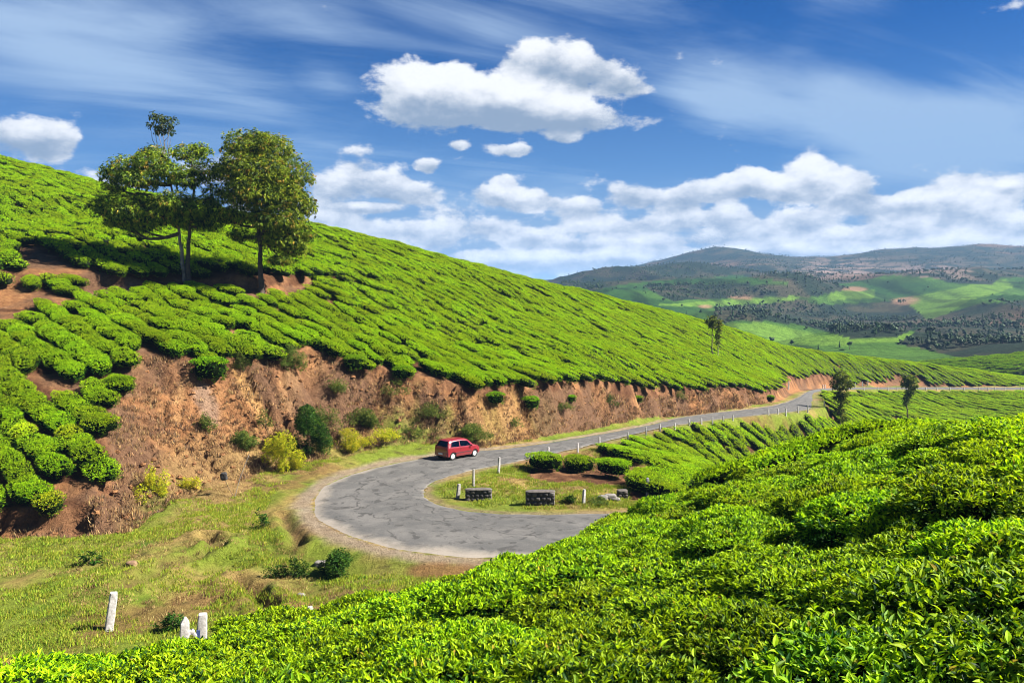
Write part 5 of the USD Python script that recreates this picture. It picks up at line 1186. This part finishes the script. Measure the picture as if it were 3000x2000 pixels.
def build_car():
    a = on_ground(1051, 1053)
    dm, im = road_mid.query([a[:2]]); im = int(im[0]); tan = M_[im - 4] - M_[im + 4]; tan /= np.linalg.norm(tan)
    yaw = math.atan2(tan[1], tan[0])
    loc = np.array([a[0], a[1], M_[im, 2] + .07])
    t = UsdGeom.Xform.Define(stage, path_of('red_car'))
    m4 = Gf.Matrix4d(1.0); rz = Gf.Rotation(Gf.Vec3d(0, -1, 0), math.degrees(math.asin(tan[2]))) * Gf.Rotation(Gf.Vec3d(0, 0, 1), math.degrees(yaw)); m4.SetRotate(rz); m4.SetTranslateOnly(Gf.Vec3d(*map(float, loc))); t.AddTransformOp().Set(m4)
    tag(t, 'small red hatchback driving up the road out of the bend', 'car'); tp_ = str(t.GetPath())
    import manifold3d as m3
    def mani(tm): return m3.Manifold(m3.Mesh(np.asarray(tm.vertices, np.float32), np.asarray(tm.faces, np.uint32)))
    outer_ = car_loft(np.unique(np.concatenate([ST[:, 0], np.linspace(-1.74, 1.74, 40)])))
    body = mani(outer_)
    if body.volume() < 0 or body.is_empty():
        outer_.invert(); body = mani(outer_)
    def cyl(x, s, r, y0, y1):
        c = trimesh.creation.cylinder(radius=r, height=y1 - y0, sections=28); c.apply_transform(trimesh.transformations.rotation_matrix(math.pi / 2, (1, 0, 0))); c.apply_translation((x, s * (y0 + y1) / 2, .285)); return c
    for x in (-1.17, 1.13):
        for s in (-1, 1): body = body - mani(cyl(x, s, .335, .56, .95))
    # hollow cabin, then openings for the panes
    ins = car_loft(np.linspace(-1.50, .92, 24)); v = np.array(ins.vertices); v[:, 1] *= .93; v[:, 2] = np.clip(v[:, 2] * .975, .42, None); ins = trimesh.Trimesh(v, ins.faces, process=False)
    im_ = mani(ins)
    if im_.volume() < 0: ins.invert(); im_ = mani(ins)
    body = body - im_
    panes = []
    def opening(pts3, name):
        q = np.array(pts3, float); c = q.mean(0); n = np.cross(q[1] - q[0], q[2] - q[0]); n /= np.linalg.norm(n)
        panes.append((name, q)); return m3.Manifold.hull_points(np.vstack([q + n * .16, q - n * .16]).astype(np.float64))
    for s in (-1, 1):
        for x0, x1, x2, x3 in ((-1.34, -.62, -.62, -1.22), (-1.34 + 0, 0, 0, 0),)[:1]:
            body = body - opening([side_pt(-1.36, .10, s), side_pt(-.50, .06, s), side_pt(-.50, .92, s), side_pt(-1.22, .90, s)], 'rear_side_window')
        body = body - opening([side_pt(-.40, .06, s), side_pt(.74, .08, s), side_pt(.40, .86, s), side_pt(-.40, .92, s)], 'front_side_window')
    body = body - opening([(-1.645, -.56, 1.00), (-1.645, .56, 1.00), (-1.42, .50, 1.385), (-1.42, -.50, 1.385)], 'rear_window')
    body = body - opening([(1.00, .58, .985), (1.00, -.58, .985), (.55, -.50, 1.375), (.55, .50, 1.375)], 'windscreen')
    bm = body.to_mesh(); tm = trimesh.Trimesh(bm.vert_properties[:, :3], bm.tri_verts)
    obj('body', tm, RED, tp_, smooth=28)
    for name, q in panes:
        c = q.mean(0); obj(name, slab(c + (q - c) * 1.02, .006), PANE, tp_)
    for x in (-1.17, 1.13):
        for s in (-1, 1):
            w = xform('wheel', (x, s * .66, .285), parent=tp_); wp = str(w.GetPath())
            rot = trimesh.transformations.rotation_matrix(math.pi / 2, (1, 0, 0))
            ty_ = trimesh.creation.annulus(r_min=.185, r_max=.283, height=.17, sections=32); ty_.apply_transform(rot); obj('tyre', ty_, BLACKT, wp, smooth=35)
            ri = [trimesh.creation.cylinder(radius=.19, height=.10, sections=28), ]
            ri[0].apply_transform(rot); ri[0].apply_translation((0, s * .025, 0))
            for q in range(7):
                sp = trimesh.creation.box((.035, .02, .13)); sp.apply_translation((0, s * .078, .10)); sp.apply_transform(trimesh.transformations.rotation_matrix(q * 2 * math.pi / 7, (0, 1, 0))); ri.append(sp)
            hub = trimesh.creation.cylinder(radius=.05, height=.03, sections=14); hub.apply_transform(rot); hub.apply_translation((0, s * .085, 0)); ri.append(hub)
            obj('rim', trimesh.util.concatenate(ri), RIM, wp, smooth=35)
    B = lambda ext, at, ry=0: trimesh.creation.box(ext, trimesh.transformations.translation_matrix(at) @ trimesh.transformations.rotation_matrix(ry, (0, 1, 0)))
    for s in (-1, 1):
        obj('tail_lamp', slab([(-1.745 + .03, s * .60, .78), (-1.68, s * .70, .78), (-1.63, s * .70, 1.08), (-1.67, s * .60, 1.08)][::s], .04), LAMP, tp_)
        obj('head_lamp', slab([(1.70, s * .42, .66), (1.60, s * .66, .66), (1.54, s * .66, .78), (1.66, s * .42, .78)][::s], .04), CLEAR, tp_)
        for x0, x1 in ((-.46, .62), (-1.30, -.46)):
            gapm = trimesh.util.concatenate([B((.008, .006, .55), (x1, s * .781, .63)), B((x1 - x0, .006, .008), ((x0 + x1) / 2, s * .772, .34))]); obj('door_seam', gapm, TRIM, tp_)
            obj('door_handle', B((.15, .025, .035), (x0 + .16, s * .775, .83)), RED, tp_)
        mm = trimesh.creation.icosphere(2); mm.apply_scale((.07, .10, .075)); mm.apply_translation((.66, s * .87, .97)); obj('wing_mirror', mm, RED, tp_, smooth=True)
        obj('side_moulding', B((1.7, .02, .05), (-.1, s * .79, .52)), TRIM, tp_)
    obj('rear_bumper', B((.10, 1.30, .20), (-1.735, 0, .42)), RED, tp_); obj('number_plate', B((.015, .46, .12), (-1.79, 0, .47)), PLATE, tp_)
    obj('front_bumper', B((.10, 1.20, .18), (1.72, 0, .42)), RED, tp_); obj('rear_wiper', B((.02, .34, .02), (-1.655, .1, 1.04)), TRIM, tp_)
    obj('under_tray', B((3.0, 1.2, .06), (0, 0, .25)), TRIM, tp_)
    for y in (-.33, .33):
        obj('seat', trimesh.util.concatenate([B((.45, .46, .14), (.10, y, .55)), B((.12, .46, .60), (-.17, y, .86), -.2), B((.08, .26, .16), (-.24, y, 1.22))]), SEATC, tp_)
    obj('seat', trimesh.util.concatenate([B((.45, 1.1, .14), (-.75, 0, .55)), B((.12, 1.15, .52), (-1.02, 0, .82), -.2)]), SEATC, tp_)
    obj('dashboard', B((.30, 1.2, .22), (.78, 0, .80)), CABIN, tp_)
    return loc, yaw, tan
car_at = build_car(); print('car', car_at)
